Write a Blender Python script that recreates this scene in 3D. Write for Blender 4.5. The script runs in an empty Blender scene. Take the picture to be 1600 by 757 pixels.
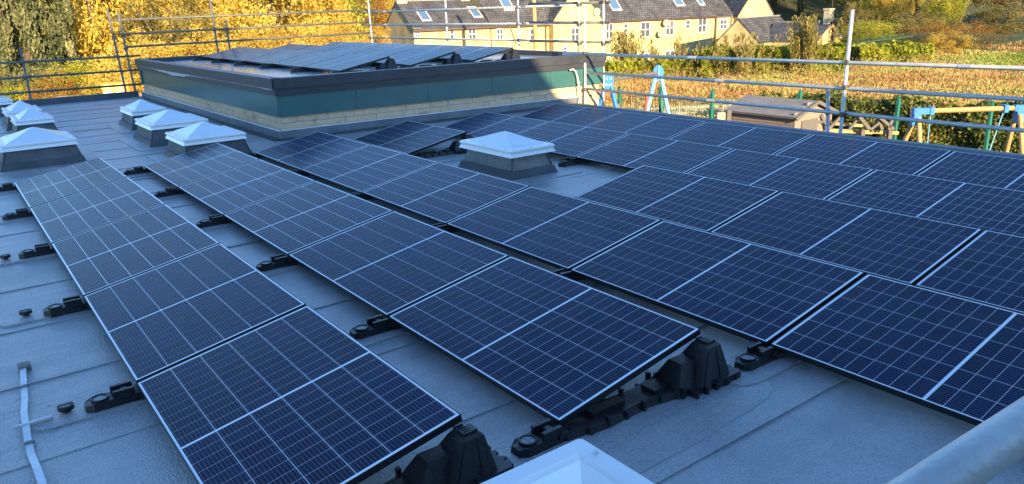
import bpy, math, random
import numpy as np
from mathutils import Vector, Matrix

random.seed(7); rng = np.random.default_rng(11)
sc = bpy.context.scene
COL = sc.collection
R = math.radians

# ------------------------------------------------------------------ camera
F_PX, YAW, PITCH, ROLL = 1197.6, 0.6309, 0.2969, -0.0343
CAM = Vector((-1.406, -1.199, 2.0265))
fwd = Vector((math.sin(YAW) * math.cos(PITCH), math.cos(YAW) * math.cos(PITCH), -math.sin(PITCH)))
r0 = Vector((math.cos(YAW), -math.sin(YAW), 0)); u0 = r0.cross(fwd)
c_, s_ = math.cos(ROLL), math.sin(ROLL)
rt = c_ * r0 + s_ * u0; upv = -s_ * r0 + c_ * u0
cd = bpy.data.cameras.new('camera'); cam = bpy.data.objects.new('camera', cd); COL.objects.link(cam)
cam.matrix_world = Matrix(((rt.x, upv.x, -fwd.x, CAM.x), (rt.y, upv.y, -fwd.y, CAM.y), (rt.z, upv.z, -fwd.z, CAM.z), (0, 0, 0, 1)))
cd.sensor_width = 36; cd.lens = 36 * F_PX / 1600; cd.clip_start = 0.05; cd.clip_end = 1500
sc.camera = cam

def ray(u, v):
    return ((u - 800) / F_PX) * rt + ((378.5 - v) / F_PX) * upv + fwd
def uz(u, v, z):
    d = ray(u, v); t = (z - CAM.z) / d.z; return CAM + d * t
FH = Vector((math.sin(YAW), math.cos(YAW), 0)); RH = Vector((math.cos(YAW), -math.sin(YAW), 0))
def at(u, v, dep):
    """the place that photo pixel (u, v) shows, dep metres ahead of the viewer"""
    d = ray(u, v); t = dep / d.dot(FH); return CAM + d * t

# ------------------------------------------------------------------ light
SUN_EL = R(16); SUN_AZ = math.atan2(-.243, -.972)
w = bpy.data.worlds.new('World'); sc.world = w; w.use_nodes = True
nt = w.node_tree; bg = nt.nodes['Background']; sky = nt.nodes.new('ShaderNodeTexSky')
sky.sky_type = 'NISHITA'; sky.sun_disc = False; sky.sun_elevation = SUN_EL; sky.sun_rotation = SUN_AZ
sky.air_density = 1.0; sky.dust_density = 0.0; sky.ozone_density = 4.7
nt.links.new(sky.outputs[0], bg.inputs[0]); bg.inputs[1].default_value = 0.13
sl = bpy.data.lights.new('sun', 'SUN'); sun = bpy.data.objects.new('sun', sl); COL.objects.link(sun)
sl.energy = 4.0; sl.angle = R(0.55); sl.color = (1, .77, .44)
to_sun = Vector((math.sin(SUN_AZ) * math.cos(SUN_EL), math.cos(SUN_AZ) * math.cos(SUN_EL), math.sin(SUN_EL)))
sun.rotation_euler = to_sun.to_track_quat('Z', 'Y').to_euler(); sun.location = (10, -30, 20)
sc.view_settings.view_transform = 'Standard'; sc.view_settings.look = 'None'
sc.view_settings.exposure = 1.75; sc.view_settings.gamma = 1
try:
    sc.cycles.max_bounces = 6; sc.cycles.diffuse_bounces = 3; sc.cycles.glossy_bounces = 3
    sc.cycles.transmission_bounces = 4; sc.cycles.transparent_max_bounces = 6
    sc.cycles.use_denoising = True; sc.cycles.sample_clamp_indirect = 4
except Exception: pass

# ------------------------------------------------------------------ materials
def mat(name, col, rough=.6, col2=None, nscale=6., bump=0., bscale=60., metal=0., coat=0., coat_r=.1, spec=.5,
        trans=0., attr=None, wave=None, stretch=None, detail=6, streak=None, coords='Object', rvar=0., speck=None):
    m = bpy.data.materials.new(name); m.use_nodes = True; n = m.node_tree; N = n.nodes; L = n.links
    b = N['Principled BSDF']; b.inputs['Roughness'].default_value = rough; b.inputs['Metallic'].default_value = metal
    b.inputs['Coat Weight'].default_value = coat; b.inputs['Coat Roughness'].default_value = coat_r
    b.inputs['Specular IOR Level'].default_value = spec
    tc = N.new('ShaderNodeTexCoord'); mp = N.new('ShaderNodeMapping'); L.new(tc.outputs[coords], mp.inputs[0])
    if stretch: mp.inputs['Scale'].default_value = stretch
    c = None
    if attr:
        a = N.new('ShaderNodeAttribute'); a.attribute_name = 'rnd'; cr = N.new('ShaderNodeValToRGB')
        cr.color_ramp.elements[0].color = (*attr[0], 1); cr.color_ramp.elements[1].color = (*attr[-1], 1)
        for i, q in enumerate(attr[1:-1]):
            e = cr.color_ramp.elements.new((i + 1) / (len(attr) - 1)); e.color = (*q, 1)
        L.new(a.outputs['Fac'], cr.inputs[0]); c = cr.outputs[0]
    elif col2:
        nz = N.new('ShaderNodeTexNoise'); nz.inputs['Scale'].default_value = nscale; nz.inputs['Detail'].default_value = detail
        nz.inputs['Roughness'].default_value = .62
        L.new(mp.outputs[0], nz.inputs[0]); cr = N.new('ShaderNodeValToRGB')
        cr.color_ramp.elements[0].position = .34; cr.color_ramp.elements[1].position = .66
        cr.color_ramp.elements[0].color = (*col, 1); cr.color_ramp.elements[1].color = (*col2, 1)
        L.new(nz.outputs[0], cr.inputs[0]); c = cr.outputs[0]
        if rvar:
            mr = N.new('ShaderNodeMapRange'); mr.inputs[3].default_value = rough - rvar; mr.inputs[4].default_value = rough + rvar
            L.new(nz.outputs[0], mr.inputs[0]); L.new(mr.outputs[0], b.inputs['Roughness'])
    if streak:
        nz = N.new('ShaderNodeTexNoise'); nz.inputs['Scale'].default_value = 1; nz.inputs['Detail'].default_value = 8
        mp2 = N.new('ShaderNodeMapping'); mp2.inputs['Scale'].default_value = streak[0]
        L.new(tc.outputs[coords], mp2.inputs[0]); L.new(mp2.outputs[0], nz.inputs[0])
        mx = N.new('ShaderNodeMix'); mx.data_type = 'RGBA'; rr = N.new('ShaderNodeMapRange')
        rr.inputs[1].default_value = streak[2]; rr.inputs[2].default_value = streak[2] + .14; rr.inputs[4].default_value = streak[3]
        L.new(nz.outputs[0], rr.inputs[0]); L.new(rr.outputs[0], mx.inputs[0])
        if c: L.new(c, mx.inputs[6])
        else: mx.inputs[6].default_value = (*col, 1)
        mx.inputs[7].default_value = (*streak[1], 1); c = mx.outputs[2]
    if speck:
        ns = N.new('ShaderNodeTexNoise'); ns.inputs['Scale'].default_value = speck[0]; ns.inputs['Detail'].default_value = 3; L.new(mp.outputs[0], ns.inputs[0])
        rs = N.new('ShaderNodeMapRange'); rs.inputs[1].default_value = .3; rs.inputs[2].default_value = .7; rs.inputs[3].default_value = speck[1]; rs.inputs[4].default_value = speck[2]; L.new(ns.outputs[0], rs.inputs[0])
        ms_ = N.new('ShaderNodeMix'); ms_.data_type = 'RGBA'; ms_.blend_type = 'MULTIPLY'; ms_.inputs[0].default_value = 1; L.new(c, ms_.inputs[6]); L.new(rs.outputs[0], ms_.inputs[7]); c = ms_.outputs[2]
    if c: L.new(c, b.inputs['Base Color'])
    else: b.inputs['Base Color'].default_value = (*col, 1)
    if bump:
        nb = N.new('ShaderNodeTexNoise'); nb.inputs['Scale'].default_value = bscale; nb.inputs['Detail'].default_value = 5
        L.new(mp.outputs[0], nb.inputs[0]); bp = N.new('ShaderNodeBump'); bp.inputs['Strength'].default_value = bump
        bp.inputs['Distance'].default_value = .01; L.new(nb.outputs[0], bp.inputs['Height']); L.new(bp.outputs[0], b.inputs['Normal'])
        if wave:
            wv = N.new('ShaderNodeTexNoise'); m3 = N.new('ShaderNodeMapping'); m3.inputs['Scale'].default_value = wave[0]
            wv.inputs['Scale'].default_value = 1; wv.inputs['Detail'].default_value = 3
            L.new(tc.outputs[coords], m3.inputs[0]); L.new(m3.outputs[0], wv.inputs[0])
            b2 = N.new('ShaderNodeBump'); b2.inputs['Strength'].default_value = 1; b2.inputs['Distance'].default_value = wave[1]
            L.new(wv.outputs[0], b2.inputs['Height']); L.new(bp.outputs[0], b2.inputs['Normal']); L.new(b2.outputs[0], b.inputs['Normal'])
    if trans:
        tr = N.new('ShaderNodeBsdfTranslucent'); ms = N.new('ShaderNodeMixShader'); ms.inputs[0].default_value = trans
        if c: L.new(c, tr.inputs[0])
        else: tr.inputs[0].default_value = (*col, 1)
        L.new(b.outputs[0], ms.inputs[1]); L.new(tr.outputs[0], ms.inputs[2]); L.new(ms.outputs[0], N['Material Output'].inputs[0])
    return m

def brick_mat(name, c1, c2, mortar, bw, bh, msize=.012, rough=.85, axis='xz', rel=.6, cs=.5, dist=.008):
    """courses of stone or slate, local x along, local z (or slope y) up"""
    m = bpy.data.materials.new(name); m.use_nodes = True; N = m.node_tree.nodes; L = m.node_tree.links
    b = N['Principled BSDF']; b.inputs['Roughness'].default_value = rough
    uv = N.new('ShaderNodeUVMap'); br = N.new('ShaderNodeTexBrick')
    L.new(uv.outputs[0], br.inputs[0])
    br.inputs['Color1'].default_value = (*c1, 1); br.inputs['Color2'].default_value = (*c2, 1); br.inputs['Mortar'].default_value = (*mortar, 1)
    br.inputs['Scale'].default_value = 1; br.inputs['Brick Width'].default_value = bw; br.inputs['Row Height'].default_value = bh
    br.inputs['Mortar Size'].default_value = msize; br.inputs['Mortar Smooth'].default_value = .3; br.inputs['Bias'].default_value = 0
    nz = N.new('ShaderNodeTexNoise'); nz.inputs['Scale'].default_value = .9; nz.inputs['Detail'].default_value = 8
    L.new(uv.outputs[0], nz.inputs[0]); mx = N.new('ShaderNodeMix'); mx.data_type = 'RGBA'; mx.blend_type = 'MULTIPLY'
    mx.inputs[0].default_value = 1
    cr = N.new('ShaderNodeValToRGB'); cr.color_ramp.elements[0].color = (cs, cs, cs * .95, 1); cr.color_ramp.elements[0].position = .3
    cr.color_ramp.elements[1].color = (1.1, 1.1, 1.1, 1); cr.color_ramp.elements[1].position = .62
    L.new(nz.outputs[0], cr.inputs[0]); L.new(br.outputs[0], mx.inputs[6]); L.new(cr.outputs[0], mx.inputs[7]); L.new(mx.outputs[2], b.inputs['Base Color'])
    bp = N.new('ShaderNodeBump'); bp.invert = True; bp.inputs['Strength'].default_value = rel; bp.inputs['Distance'].default_value = dist
    L.new(br.outputs['Fac'], bp.inputs['Height']); L.new(bp.outputs[0], b.inputs['Normal'])
    return m

MT = {}
MT['membrane'] = mat('roof_membrane', (.25, .265, .28), .36, (.40, .41, .42), 1.1, .9, 75, rvar=.12, wave=((.3, 4.5, 1), .03), spec=1.0, speck=(95, .70, 1.18),
                     streak=((.35, 1.1, 1), (.17, .18, .19), .55, .75))
MT['flashing'] = mat('flashing', (.045, .05, .055), .5, (.075, .08, .085), 3, .2, 80)
MT['upstand'] = mat('upstand_felt', (.07, .073, .075), .6, (.12, .12, .118), 5, .4, 120)
MT['kerb'] = mat('kerb_felt', (.13, .145, .16), .5, (.20, .215, .235), 2.5, .3, 90)
MT['white_pvc'] = mat('white_frame', (.87, .87, .86), .35, (.88, .88, .87), 4, .05, 30, coat=.3)
MT['dome'] = mat('dome_acrylic', (.76, .81, .84), .30, (.83, .86, .88), 2.5, .02, 20, coat=.25, coat_r=.15)
MT['cap'] = mat('screw_cap_plastic', (.75, .77, .78), .3)
MT['frame_blk'] = mat('panel_frame', (.012, .013, .016), .38, (.02, .021, .024), 8, .1, 60, metal=.3)
MT['backsheet'] = mat('backsheet', (.78, .83, .88), .30, (.86, .89, .92), 3, coat=.3, coat_r=.1, spec=.3)
MT['plastic'] = mat('black_plastic', (.006, .0065, .008), .45, (.015, .016, .018), 14, .3, 90)
MT['disc'] = mat('grey_disc', (.16, .17, .18), .35, (.24, .25, .26), 30, .1, 90)
MT['alu'] = mat('aluminium_tape', (.52, .54, .56), .42, (.66, .68, .70), 8, .2, 60, metal=.35)
MT['clip'] = mat('grey_clip', (.12, .12, .10), .6, (.2, .2, .17), 30, .2, 90)
MT['teal'] = mat('teal_fascia', (.034, .112, .112), .34, (.045, .14, .135), 1.6, .05, 20, coat=.4, coat_r=.2)
MT['coping'] = mat('coping_metal', (.028, .032, .042), .45, (.05, .052, .062), 2.2, .1, 30, rvar=.08)
MT['pale_strip'] = mat('pale_strip', (.45, .45, .44), .6, (.62, .62, .60), 8, .3, 60)
MT['stone'] = mat('stone_block', (.80, .55, .34), .9, (.66, .46, .30), 7, .9, 45, streak=((3, 3, 9), (.25, .19, .13), .58, .6))
MT['mortar'] = mat('mortar', (.16, .13, .10), .95, (.28, .24, .18), 9, .5, 60)
MT['wetroof'] = mat('wet_deck', (.22, .23, .24), .16, (.66, .68, .70), .55, .04, 14, rvar=.13, spec=.8)
MT['tube'] = mat('galvanised_tube', (.11, .115, .11), .55, (.19, .19, .175), 5, .25, 40, metal=.3, streak=((9, 9, 2.5), (.16, .13, .09), .6, .6))
MT['tube_l'] = mat('pale_galvanised_tube', (.44, .46, .46), .45, (.58, .60, .58), 7, .3, 50, metal=.3, streak=((14, 14, 14), (.30, .27, .20), .60, .7))
MT['coupler'] = mat('coupler_steel', (.10, .09, .085), .55, (.2, .18, .15), 30, .4, 80, metal=.5)
MT['wallr'] = mat('render_wall', (.38, .36, .32), .9, (.3, .29, .26), 1, .3, 20)
MT['house'] = brick_mat('sandstone_courses', (.66, .50, .24), (.55, .41, .19), (.55, .43, .24), .45, .18, cs=.78)
MT['house_q'] = mat('sandstone_trim', (.50, .43, .29), .9, (.42, .36, .24), 3, .3, 20)
MT['slate'] = brick_mat('roof_slate', (.085, .085, .095), (.16, .145, .135), (.035, .035, .04), .32, .24, .03, .6, rel=1, cs=.55, dist=.03)
MT['win_w'] = mat('white_window_frame', (.78, .78, .76), .4)
MT['glass'] = mat('window_glass', (.06, .075, .085), .06, (.12, .13, .14), 1.2, spec=.8)
MT['redglass'] = mat('pink_blind', (.60, .12, .14), .4, (.5, .1, .12), 3)
MT['rooflight'] = mat('rooflight_glass', (.10, .17, .27), .08, spec=.9)
MT['lead'] = mat('lead', (.2, .2, .21), .6, (.28, .28, .28), 4)
MT['pipe'] = mat('brown_pipe', (.10, .05, .035), .5)
MT['dish'] = mat('dish_grey', (.33, .28, .24), .6)
MT['blue'] = mat('blue_paint', (.015, .17, .55), .4, (.02, .22, .62), 4)
MT['lblue'] = mat('pale_blue_paint', (.15, .42, .60), .4, (.2, .5, .66), 4)
MT['white'] = mat('white_paint', (.8, .8, .8), .5)
MT['red'] = mat('red_paint', (.5, .08, .06), .5)
MT['pine'] = mat('pine_wood', (.50, .34, .14), .7, (.36, .24, .10), 6, .4, 40, stretch=(6, 6, 1))
MT['greywood'] = mat('weathered_wood', (.17, .15, .135), .85, (.11, .10, .09), 5, .6, 40, stretch=(1, 8, 8))
MT['shedwood'] = mat('shed_boards', (.36, .26, .20), .85, (.24, .18, .15), 4, .5, 40, stretch=(1, 8, 9))
MT['felt'] = mat('shed_felt', (.17, .16, .15), .8, (.24, .225, .205), 3, .4, 60)
MT['gpost'] = mat('green_post', (.012, .13, .09), .5, (.02, .17, .12), 6)
MT['gpale'] = mat('palisade_green', (.010, .05, .038), .5, (.015, .07, .05), 6)
MT['concrete'] = mat('concrete', (.34, .31, .27), .9, (.26, .24, .21), 3, .4, 30)
MT['drywall'] = mat('garden_wall_stone', (.44, .37, .26), .9, (.30, .25, .18), 5, .8, 20)
MT['orange'] = mat('orange_panel', (.75, .25, .03), .5, (.7, .35, .05), 4)
MT['cream'] = mat('cream_panel', (.75, .55, .25), .5, (.7, .5, .2), 4)
MT['bark'] = mat('bark', (.07, .05, .035), .9, (.13, .10, .07), 6, .9, 20, stretch=(1, 1, .3))
MT['water_tint'] = mat('cable_white', (.6, .58, .52), .5)
MT['grass'] = mat('meadow_soil', (.07, .065, .02), .95, (.05, .07, .02), .12, .5, 8)
MT['hill'] = mat('hill_soil', (.06, .06, .02), .95, (.10, .08, .03), .1, .5, 5)
def cell_material():
    m = bpy.data.materials.new('solar_cell'); m.use_nodes = True; N = m.node_tree.nodes; L = m.node_tree.links
    b = N['Principled BSDF']; b.inputs['Roughness'].default_value = .4; b.inputs['Specular IOR Level'].default_value = .05
    b.inputs['Coat Weight'].default_value = .24; b.inputs['Coat Roughness'].default_value = .13; b.inputs['Coat IOR'].default_value = 1.25
    uv = N.new('ShaderNodeUVMap'); sp = N.new('ShaderNodeSeparateXYZ'); L.new(uv.outputs[0], sp.inputs[0])
    mu = N.new('ShaderNodeMath'); mu.operation = 'MULTIPLY'; mu.inputs[1].default_value = 9; L.new(sp.outputs[0], mu.inputs[0])
    fr = N.new('ShaderNodeMath'); fr.operation = 'FRACT'; L.new(mu.outputs[0], fr.inputs[0])
    df = N.new('ShaderNodeMath'); df.operation = 'COMPARE'; df.inputs[1].default_value = .5; df.inputs[2].default_value = .06; L.new(fr.outputs[0], df.inputs[0])
    nz = N.new('ShaderNodeTexNoise'); nz.inputs['Scale'].default_value = .8; g = N.new('ShaderNodeNewGeometry'); L.new(g.outputs['Position'], nz.inputs[0])
    cr = N.new('ShaderNodeValToRGB'); cr.color_ramp.elements[0].color = (.004, .010, .030, 1); cr.color_ramp.elements[1].color = (.007, .015, .044, 1)
    cr.color_ramp.elements[0].position = .3; cr.color_ramp.elements[1].position = .7; L.new(nz.outputs[0], cr.inputs[0])
    mx = N.new('ShaderNodeMix'); mx.data_type = 'RGBA'; mx.inputs[7].default_value = (.10, .14, .25, 1)
    oi = N.new('ShaderNodeObjectInfo'); rv = N.new('ShaderNodeMapRange'); rv.inputs[3].default_value = .72; rv.inputs[4].default_value = 1.28
    L.new(oi.outputs['Random'], rv.inputs[0]); tv = N.new('ShaderNodeMix'); tv.data_type = 'RGBA'; tv.blend_type = 'MULTIPLY'; tv.inputs[0].default_value = 1
    L.new(cr.outputs[0], tv.inputs[6]); L.new(rv.outputs[0], tv.inputs[7])
    L.new(df.outputs[0], mx.inputs[0]); L.new(tv.outputs[2], mx.inputs[6])
    dz = N.new('ShaderNodeTexNoise'); dz.inputs['Scale'].default_value = 2.2; dz.inputs['Detail'].default_value = 9; dz.inputs['Roughness'].default_value = .7; L.new(g.outputs['Position'], dz.inputs[0])
    dm = N.new('ShaderNodeMapRange'); dm.inputs[1].default_value = .45; dm.inputs[2].default_value = .8; dm.inputs[4].default_value = .10; L.new(dz.outputs[0], dm.inputs[0])
    dx = N.new('ShaderNodeMix'); dx.data_type = 'RGBA'; dx.inputs[7].default_value = (.16, .17, .18, 1); L.new(dm.outputs[0], dx.inputs[0]); L.new(mx.outputs[2], dx.inputs[6])
    L.new(dx.outputs[2], b.inputs['Base Color'])
    # faint dust and dew in the roughness of the glass
    n2 = N.new('ShaderNodeTexNoise'); n2.inputs['Scale'].default_value = 5; n2.inputs['Detail'].default_value = 8; L.new(g.outputs['Position'], n2.inputs[0])
    mr = N.new('ShaderNodeMapRange'); mr.inputs[3].default_value = .08; mr.inputs[4].default_value = .22; L.new(n2.outputs[0], mr.inputs[0]); L.new(mr.outputs[0], b.inputs['Coat Roughness'])
    return m
MT['cell'] = cell_material()

# ------------------------------------------------------------------ mesh helpers
class MB:
    def __init__(s): s.v = []; s.f = []; s.uv = None
    def add(s, vs, fs):
        o = len(s.v); s.v += [tuple(q) for q in vs]; s.f += [tuple(o + i for i in f) for f in fs]; return s
    def box(s, x0, y0, z0, x1, y1, z1):
        return s.add([(x0, y0, z0), (x1, y0, z0), (x1, y1, z0), (x0, y1, z0), (x0, y0, z1), (x1, y0, z1), (x1, y1, z1), (x0, y1, z1)],
                     [(0, 3, 2, 1), (4, 5, 6, 7), (0, 1, 5, 4), (1, 2, 6, 5), (2, 3, 7, 6), (3, 0, 4, 7)])
    def bbox(s, x0, y0, z0, x1, y1, z1, b=.004):
        """a box whose upright edges and top edges are chamfered"""
        def ring(z, i): return [(x0 + i + b, y0 + i, z), (x1 - i - b, y0 + i, z), (x1 - i, y0 + i + b, z), (x1 - i, y1 - i - b, z), (x1 - i - b, y1 - i, z), (x0 + i + b, y1 - i, z), (x0 + i, y1 - i - b, z), (x0 + i, y0 + i + b, z)]
        v = ring(z0, 0) + ring(z1 - b, 0) + ring(z1, b)
        f = [tuple(reversed(range(8))), tuple(range(16, 24))]
        for k in (0, 8):
            for i in range(8): j = (i + 1) % 8; f.append((k + i, k + j, k + 8 + j, k + 8 + i))
        return s.add(v, f)
    def frus(s, a, b):
        """frustum from rect a=(x0,y0,x1,y1,z) up to rect b"""
        v = []
        for q in (a, b): v += [(q[0], q[1], q[4]), (q[2], q[1], q[4]), (q[2], q[3], q[4]), (q[0], q[3], q[4])]
        return s.add(v, [(0, 3, 2, 1), (4, 5, 6, 7), (0, 1, 5, 4), (1, 2, 6, 5), (2, 3, 7, 6), (3, 0, 4, 7)])
    def tube(s, p, q, r, n=10, r2=None, caps=True):
        p = Vector(p); q = Vector(q); d = (q - p).normalized()
        a = d.orthogonal().normalized(); b = d.cross(a); r2 = r if r2 is None else r2; v = []
        for c, rr in ((p, r), (q, r2)):
            for i in range(n): t = 2 * math.pi * i / n; v.append(c + rr * (math.cos(t) * a + math.sin(t) * b))
        f = [(i, (i + 1) % n, n + (i + 1) % n, n + i) for i in range(n)]
        if caps: f += [tuple(reversed(range(n))), tuple(range(n, 2 * n))]
        return s.add(v, f)
    def bar(s, p, q, w, h):
        """a rectangular timber from p to q, w wide (level), h deep"""
        p = Vector(p); q = Vector(q); d = (q - p).normalized(); a = d.cross(Vector((0, 0, 1)))
        if a.length < .05: a = Vector((1, 0, 0))
        a.normalize(); b = a.cross(d); v = []
        for c in (p, q):
            for i, j in ((-1, -1), (1, -1), (1, 1), (-1, 1)): v.append(c + a * i * w / 2 + b * j * h / 2)
        return s.add(v, [(0, 3, 2, 1), (4, 5, 6, 7), (0, 1, 5, 4), (1, 2, 6, 5), (2, 3, 7, 6), (3, 0, 4, 7)])
    def path(s, pts, r, n=8):
        pts = [Vector(p) for p in pts]; rings = []; up = Vector((0, 0, 1)); o = len(s.v)
        for i, p in enumerate(pts):
            d = (pts[min(i + 1, len(pts) - 1)] - pts[max(i - 1, 0)]).normalized(); a = d.cross(up)
            if a.length < .05: a = d.cross(Vector((1, 0, 0)))
            a.normalize(); b = d.cross(a)
            rr = r[i] if isinstance(r, (list, tuple)) else r
            s.v += [tuple(p + rr * (math.cos(2 * math.pi * k / n) * a + math.sin(2 * math.pi * k / n) * b)) for k in range(n)]
        for i in range(len(pts) - 1):
            for k in range(n): j = (k + 1) % n; s.f.append((o + i * n + k, o + i * n + j, o + (i + 1) * n + j, o + (i + 1) * n + k))
        s.f.append(tuple(o + k for k in reversed(range(n)))); s.f.append(tuple(o + (len(pts) - 1) * n + k for k in range(n)))
        return s
    def mesh(s, name, m, smooth=False, uv=None):
        me = bpy.data.meshes.new(name); me.from_pydata(s.v, [], s.f)
        if smooth: me.shade_smooth()
        me.materials.append(m if not isinstance(m, str) else MT[m])
        if uv:
            l = me.uv_layers.new(name='UVMap')
            for p in me.polygons:
                for li, vi in zip(p.loop_indices, p.vertices): l.data[li].uv = uv(me.vertices[vi].co, p.normal)
        me.update(); return me
    def build(s, name, m, parent=None, smooth=False, uv=None):
        o = bpy.data.objects.new(name, s.mesh(name, m, smooth, uv)); COL.objects.link(o)
        if parent: o.parent = parent
        return o
def obj(name, me, parent=None, loc=None):
    o = bpy.data.objects.new(name, me); COL.objects.link(o)
    if parent: o.parent = parent
    if loc is not None: o.location = loc
    return o
def empty(name, loc=(0, 0, 0), rz=0.):
    o = bpy.data.objects.new(name, None); COL.objects.link(o); o.location = loc; o.rotation_euler = (0, 0, rz); o.empty_display_size = .1; return o
def tag(o, label, cat, group=None):
    o['label'] = label; o['category'] = cat
    if group: o['group'] = group
    return o
def struct(o, label=None):
    o['kind'] = 'structure'
    if label: o['label'] = label
    return o
def kids(o): return list(o.children)
def dup(root, loc, rz=None, label=None, group=None):
    def cp(o, par):
        c = o.copy(); COL.objects.link(c)
        if par: c.parent = par
        for k in kids(o): cp(k, c)
        return c
    r = cp(root, None); r.location = loc
    if rz is not None: r.rotation_euler[2] = rz
    if label: r['label'] = label
    if group: r['group'] = group
    return r
def quads(name, centers, ax, ay, rnd, m):
    """many small free quads: centres, half axes, one value per quad"""
    n = len(centers); v = np.empty((n, 4, 3), np.float32)
    v[:, 0] = centers - ax - ay; v[:, 1] = centers + ax - ay; v[:, 2] = centers + ax + ay; v[:, 3] = centers - ax + ay
    me = bpy.data.meshes.new(name); me.vertices.add(4 * n); me.vertices.foreach_set('co', v.ravel())
    me.loops.add(4 * n); me.loops.foreach_set('vertex_index', np.arange(4 * n, dtype=np.int32))
    me.polygons.add(n); me.polygons.foreach_set('loop_start', np.arange(0, 4 * n, 4, dtype=np.int32))
    try: me.polygons.foreach_set('loop_total', np.full(n, 4, np.int32))
    except Exception: pass
    a = me.attributes.new('rnd', 'FLOAT', 'FACE'); a.data.foreach_set('value', rnd.astype(np.float32))
    me.materials.append(MT[m]); me.update(); me.validate(); return me

# ------------------------------------------------------------------ ground
def gz(dep, lat):
    """height of the land: playground, a dip by the cottages, then a rising wood"""
    z = -3.0
    if dep > 50: z -= 1.2 * min(1, (dep - 50) / 22) * (1 / (1 + math.exp((lat - 24) / 4)))
    if dep > 96: z += (dep - 96) * .16
    if lat > 24 and dep > 58: z += (dep - 58) * .07 * min(1, (lat - 24) / 8)
    return z
def W(lat, dep, dz=0.):
    p = Vector((CAM.x, CAM.y, 0)) + RH * lat + FH * dep; p.z = gz(dep, lat) + dz; return p
gb = MB(); xs = [-900, -400, -200] + list(range(-120, 121, 8)) + [200, 400, 900]; ys = [-900, -300, -100] + list(range(-60, 181, 6)) + [260, 400, 600]
for yy in ys:
    for xx in xs: gb.v.append(tuple(W(xx, yy) if yy < 185 else W(xx, yy)))
nx = len(xs)
for j in range(len(ys) - 1):
    for i in range(nx - 1): gb.f.append((j * nx + i, j * nx + i + 1, (j + 1) * nx + i + 1, (j + 1) * nx + i))
for k, q in enumerate(gb.v): gb.v[k] = (q[0], q[1], min(q[2], 22))
struct(gb.build('ground', 'grass', smooth=True))

# ------------------------------------------------------------------ the flat roof
RX0, RX1, RY0, RY1 = -9.0, 9.25, -3.2, 22.35
BX0, BX1, BY0 = 3.1, 10.27, 11.5
def front_y(x): return BY0 - .045 * (x - BX0)
roof = empty('flat_roof'); struct(roof)
MB().box(RX0, RY0, -3.4, RX1, RY1, -.03).build('wall', 'wallr', roof)
y = RY0; k = 0
while y < RY1 - .01:
    y1 = min(y + 1.0, RY1); x1 = RX1 if y < BY0 - .45 else BX0 + .05
    b = MB(); nxs = 48; nys = 5; o = 0
    ph = random.random() * 9
    for j in range(nys):
        t = j / (nys - 1); yy = y + (y1 + .06 - y) * t
        for i in range(nxs):
            xx = RX0 + (x1 - RX0) * i / (nxs - 1)
            e = .006 * math.sin(xx * .8 + ph) * (1 if j == 0 else 0)
            zz = .008 * (1 - t) - .002 + .0016 * math.sin(xx * 2.3 + ph + yy * 7) + .0012 * math.sin(yy * 17 + xx * .6 + ph)
            b.v.append((xx, yy + e, zz))
    for j in range(nys - 1):
        for i in range(nxs - 1): b.f.append((j * nxs + i, j * nxs + i + 1, (j + 1) * nxs + i + 1, (j + 1) * nxs + i))
    for i in range(nxs): b.v.append((b.v[i][0], b.v[i][1], -.02))
    n0 = nxs * nys
    for i in range(nxs - 1): b.f.append((n0 + i, n0 + i + 1, i + 1, i))
    b.build('membrane_sheet', 'membrane', roof, smooth=False); y = y1; k += 1
# low kerbs along the far side and the right side
b = MB(); b.frus((RX0, RY1 - .16, 3.1, RY1 + .1, .0), (RX0, RY1 - .10, 3.1, RY1 + .1, .15)); b.build('far_kerb', 'flashing', roof)
b = MB(); b.frus((RX1 - .14, RY0, RX1 + .06, 10.9, 0), (RX1 - .08, RY0, RX1 + .06, 10.9, .07)); b.build('side_kerb', 'kerb', roof)
# torn patches of felt under the feet of the first row
def patch(x, y, lx, ly, rot=0., name='membrane_patch', zt=.016, seed=0):
    rr = random.Random(seed); n = 40; ring = []
    for i in range(n):
        t = 2 * math.pi * i / n; c, s = math.cos(t), math.sin(t)
        px = lx / 2 * math.copysign(abs(c) ** .45, c); py = ly / 2 * math.copysign(abs(s) ** .45, s)
        px *= 1 + rr.uniform(-.02, .02); py *= 1 + rr.uniform(-.04, .04)
        ring.append((px, py))
    b = MB(); v = [(px, py, zt) for px, py in ring] + [(px * 1.01, py * 1.02, -.002) for px, py in ring]
    b.add(v, [tuple(range(n))] + [(i, n + i, n + (i + 1) % n, (i + 1) % n) for i in range(n)])
    o = b.build(name, 'membrane', roof); o.location = (x, y, 0); o.rotation_euler = (0, 0, rot); return o

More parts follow.
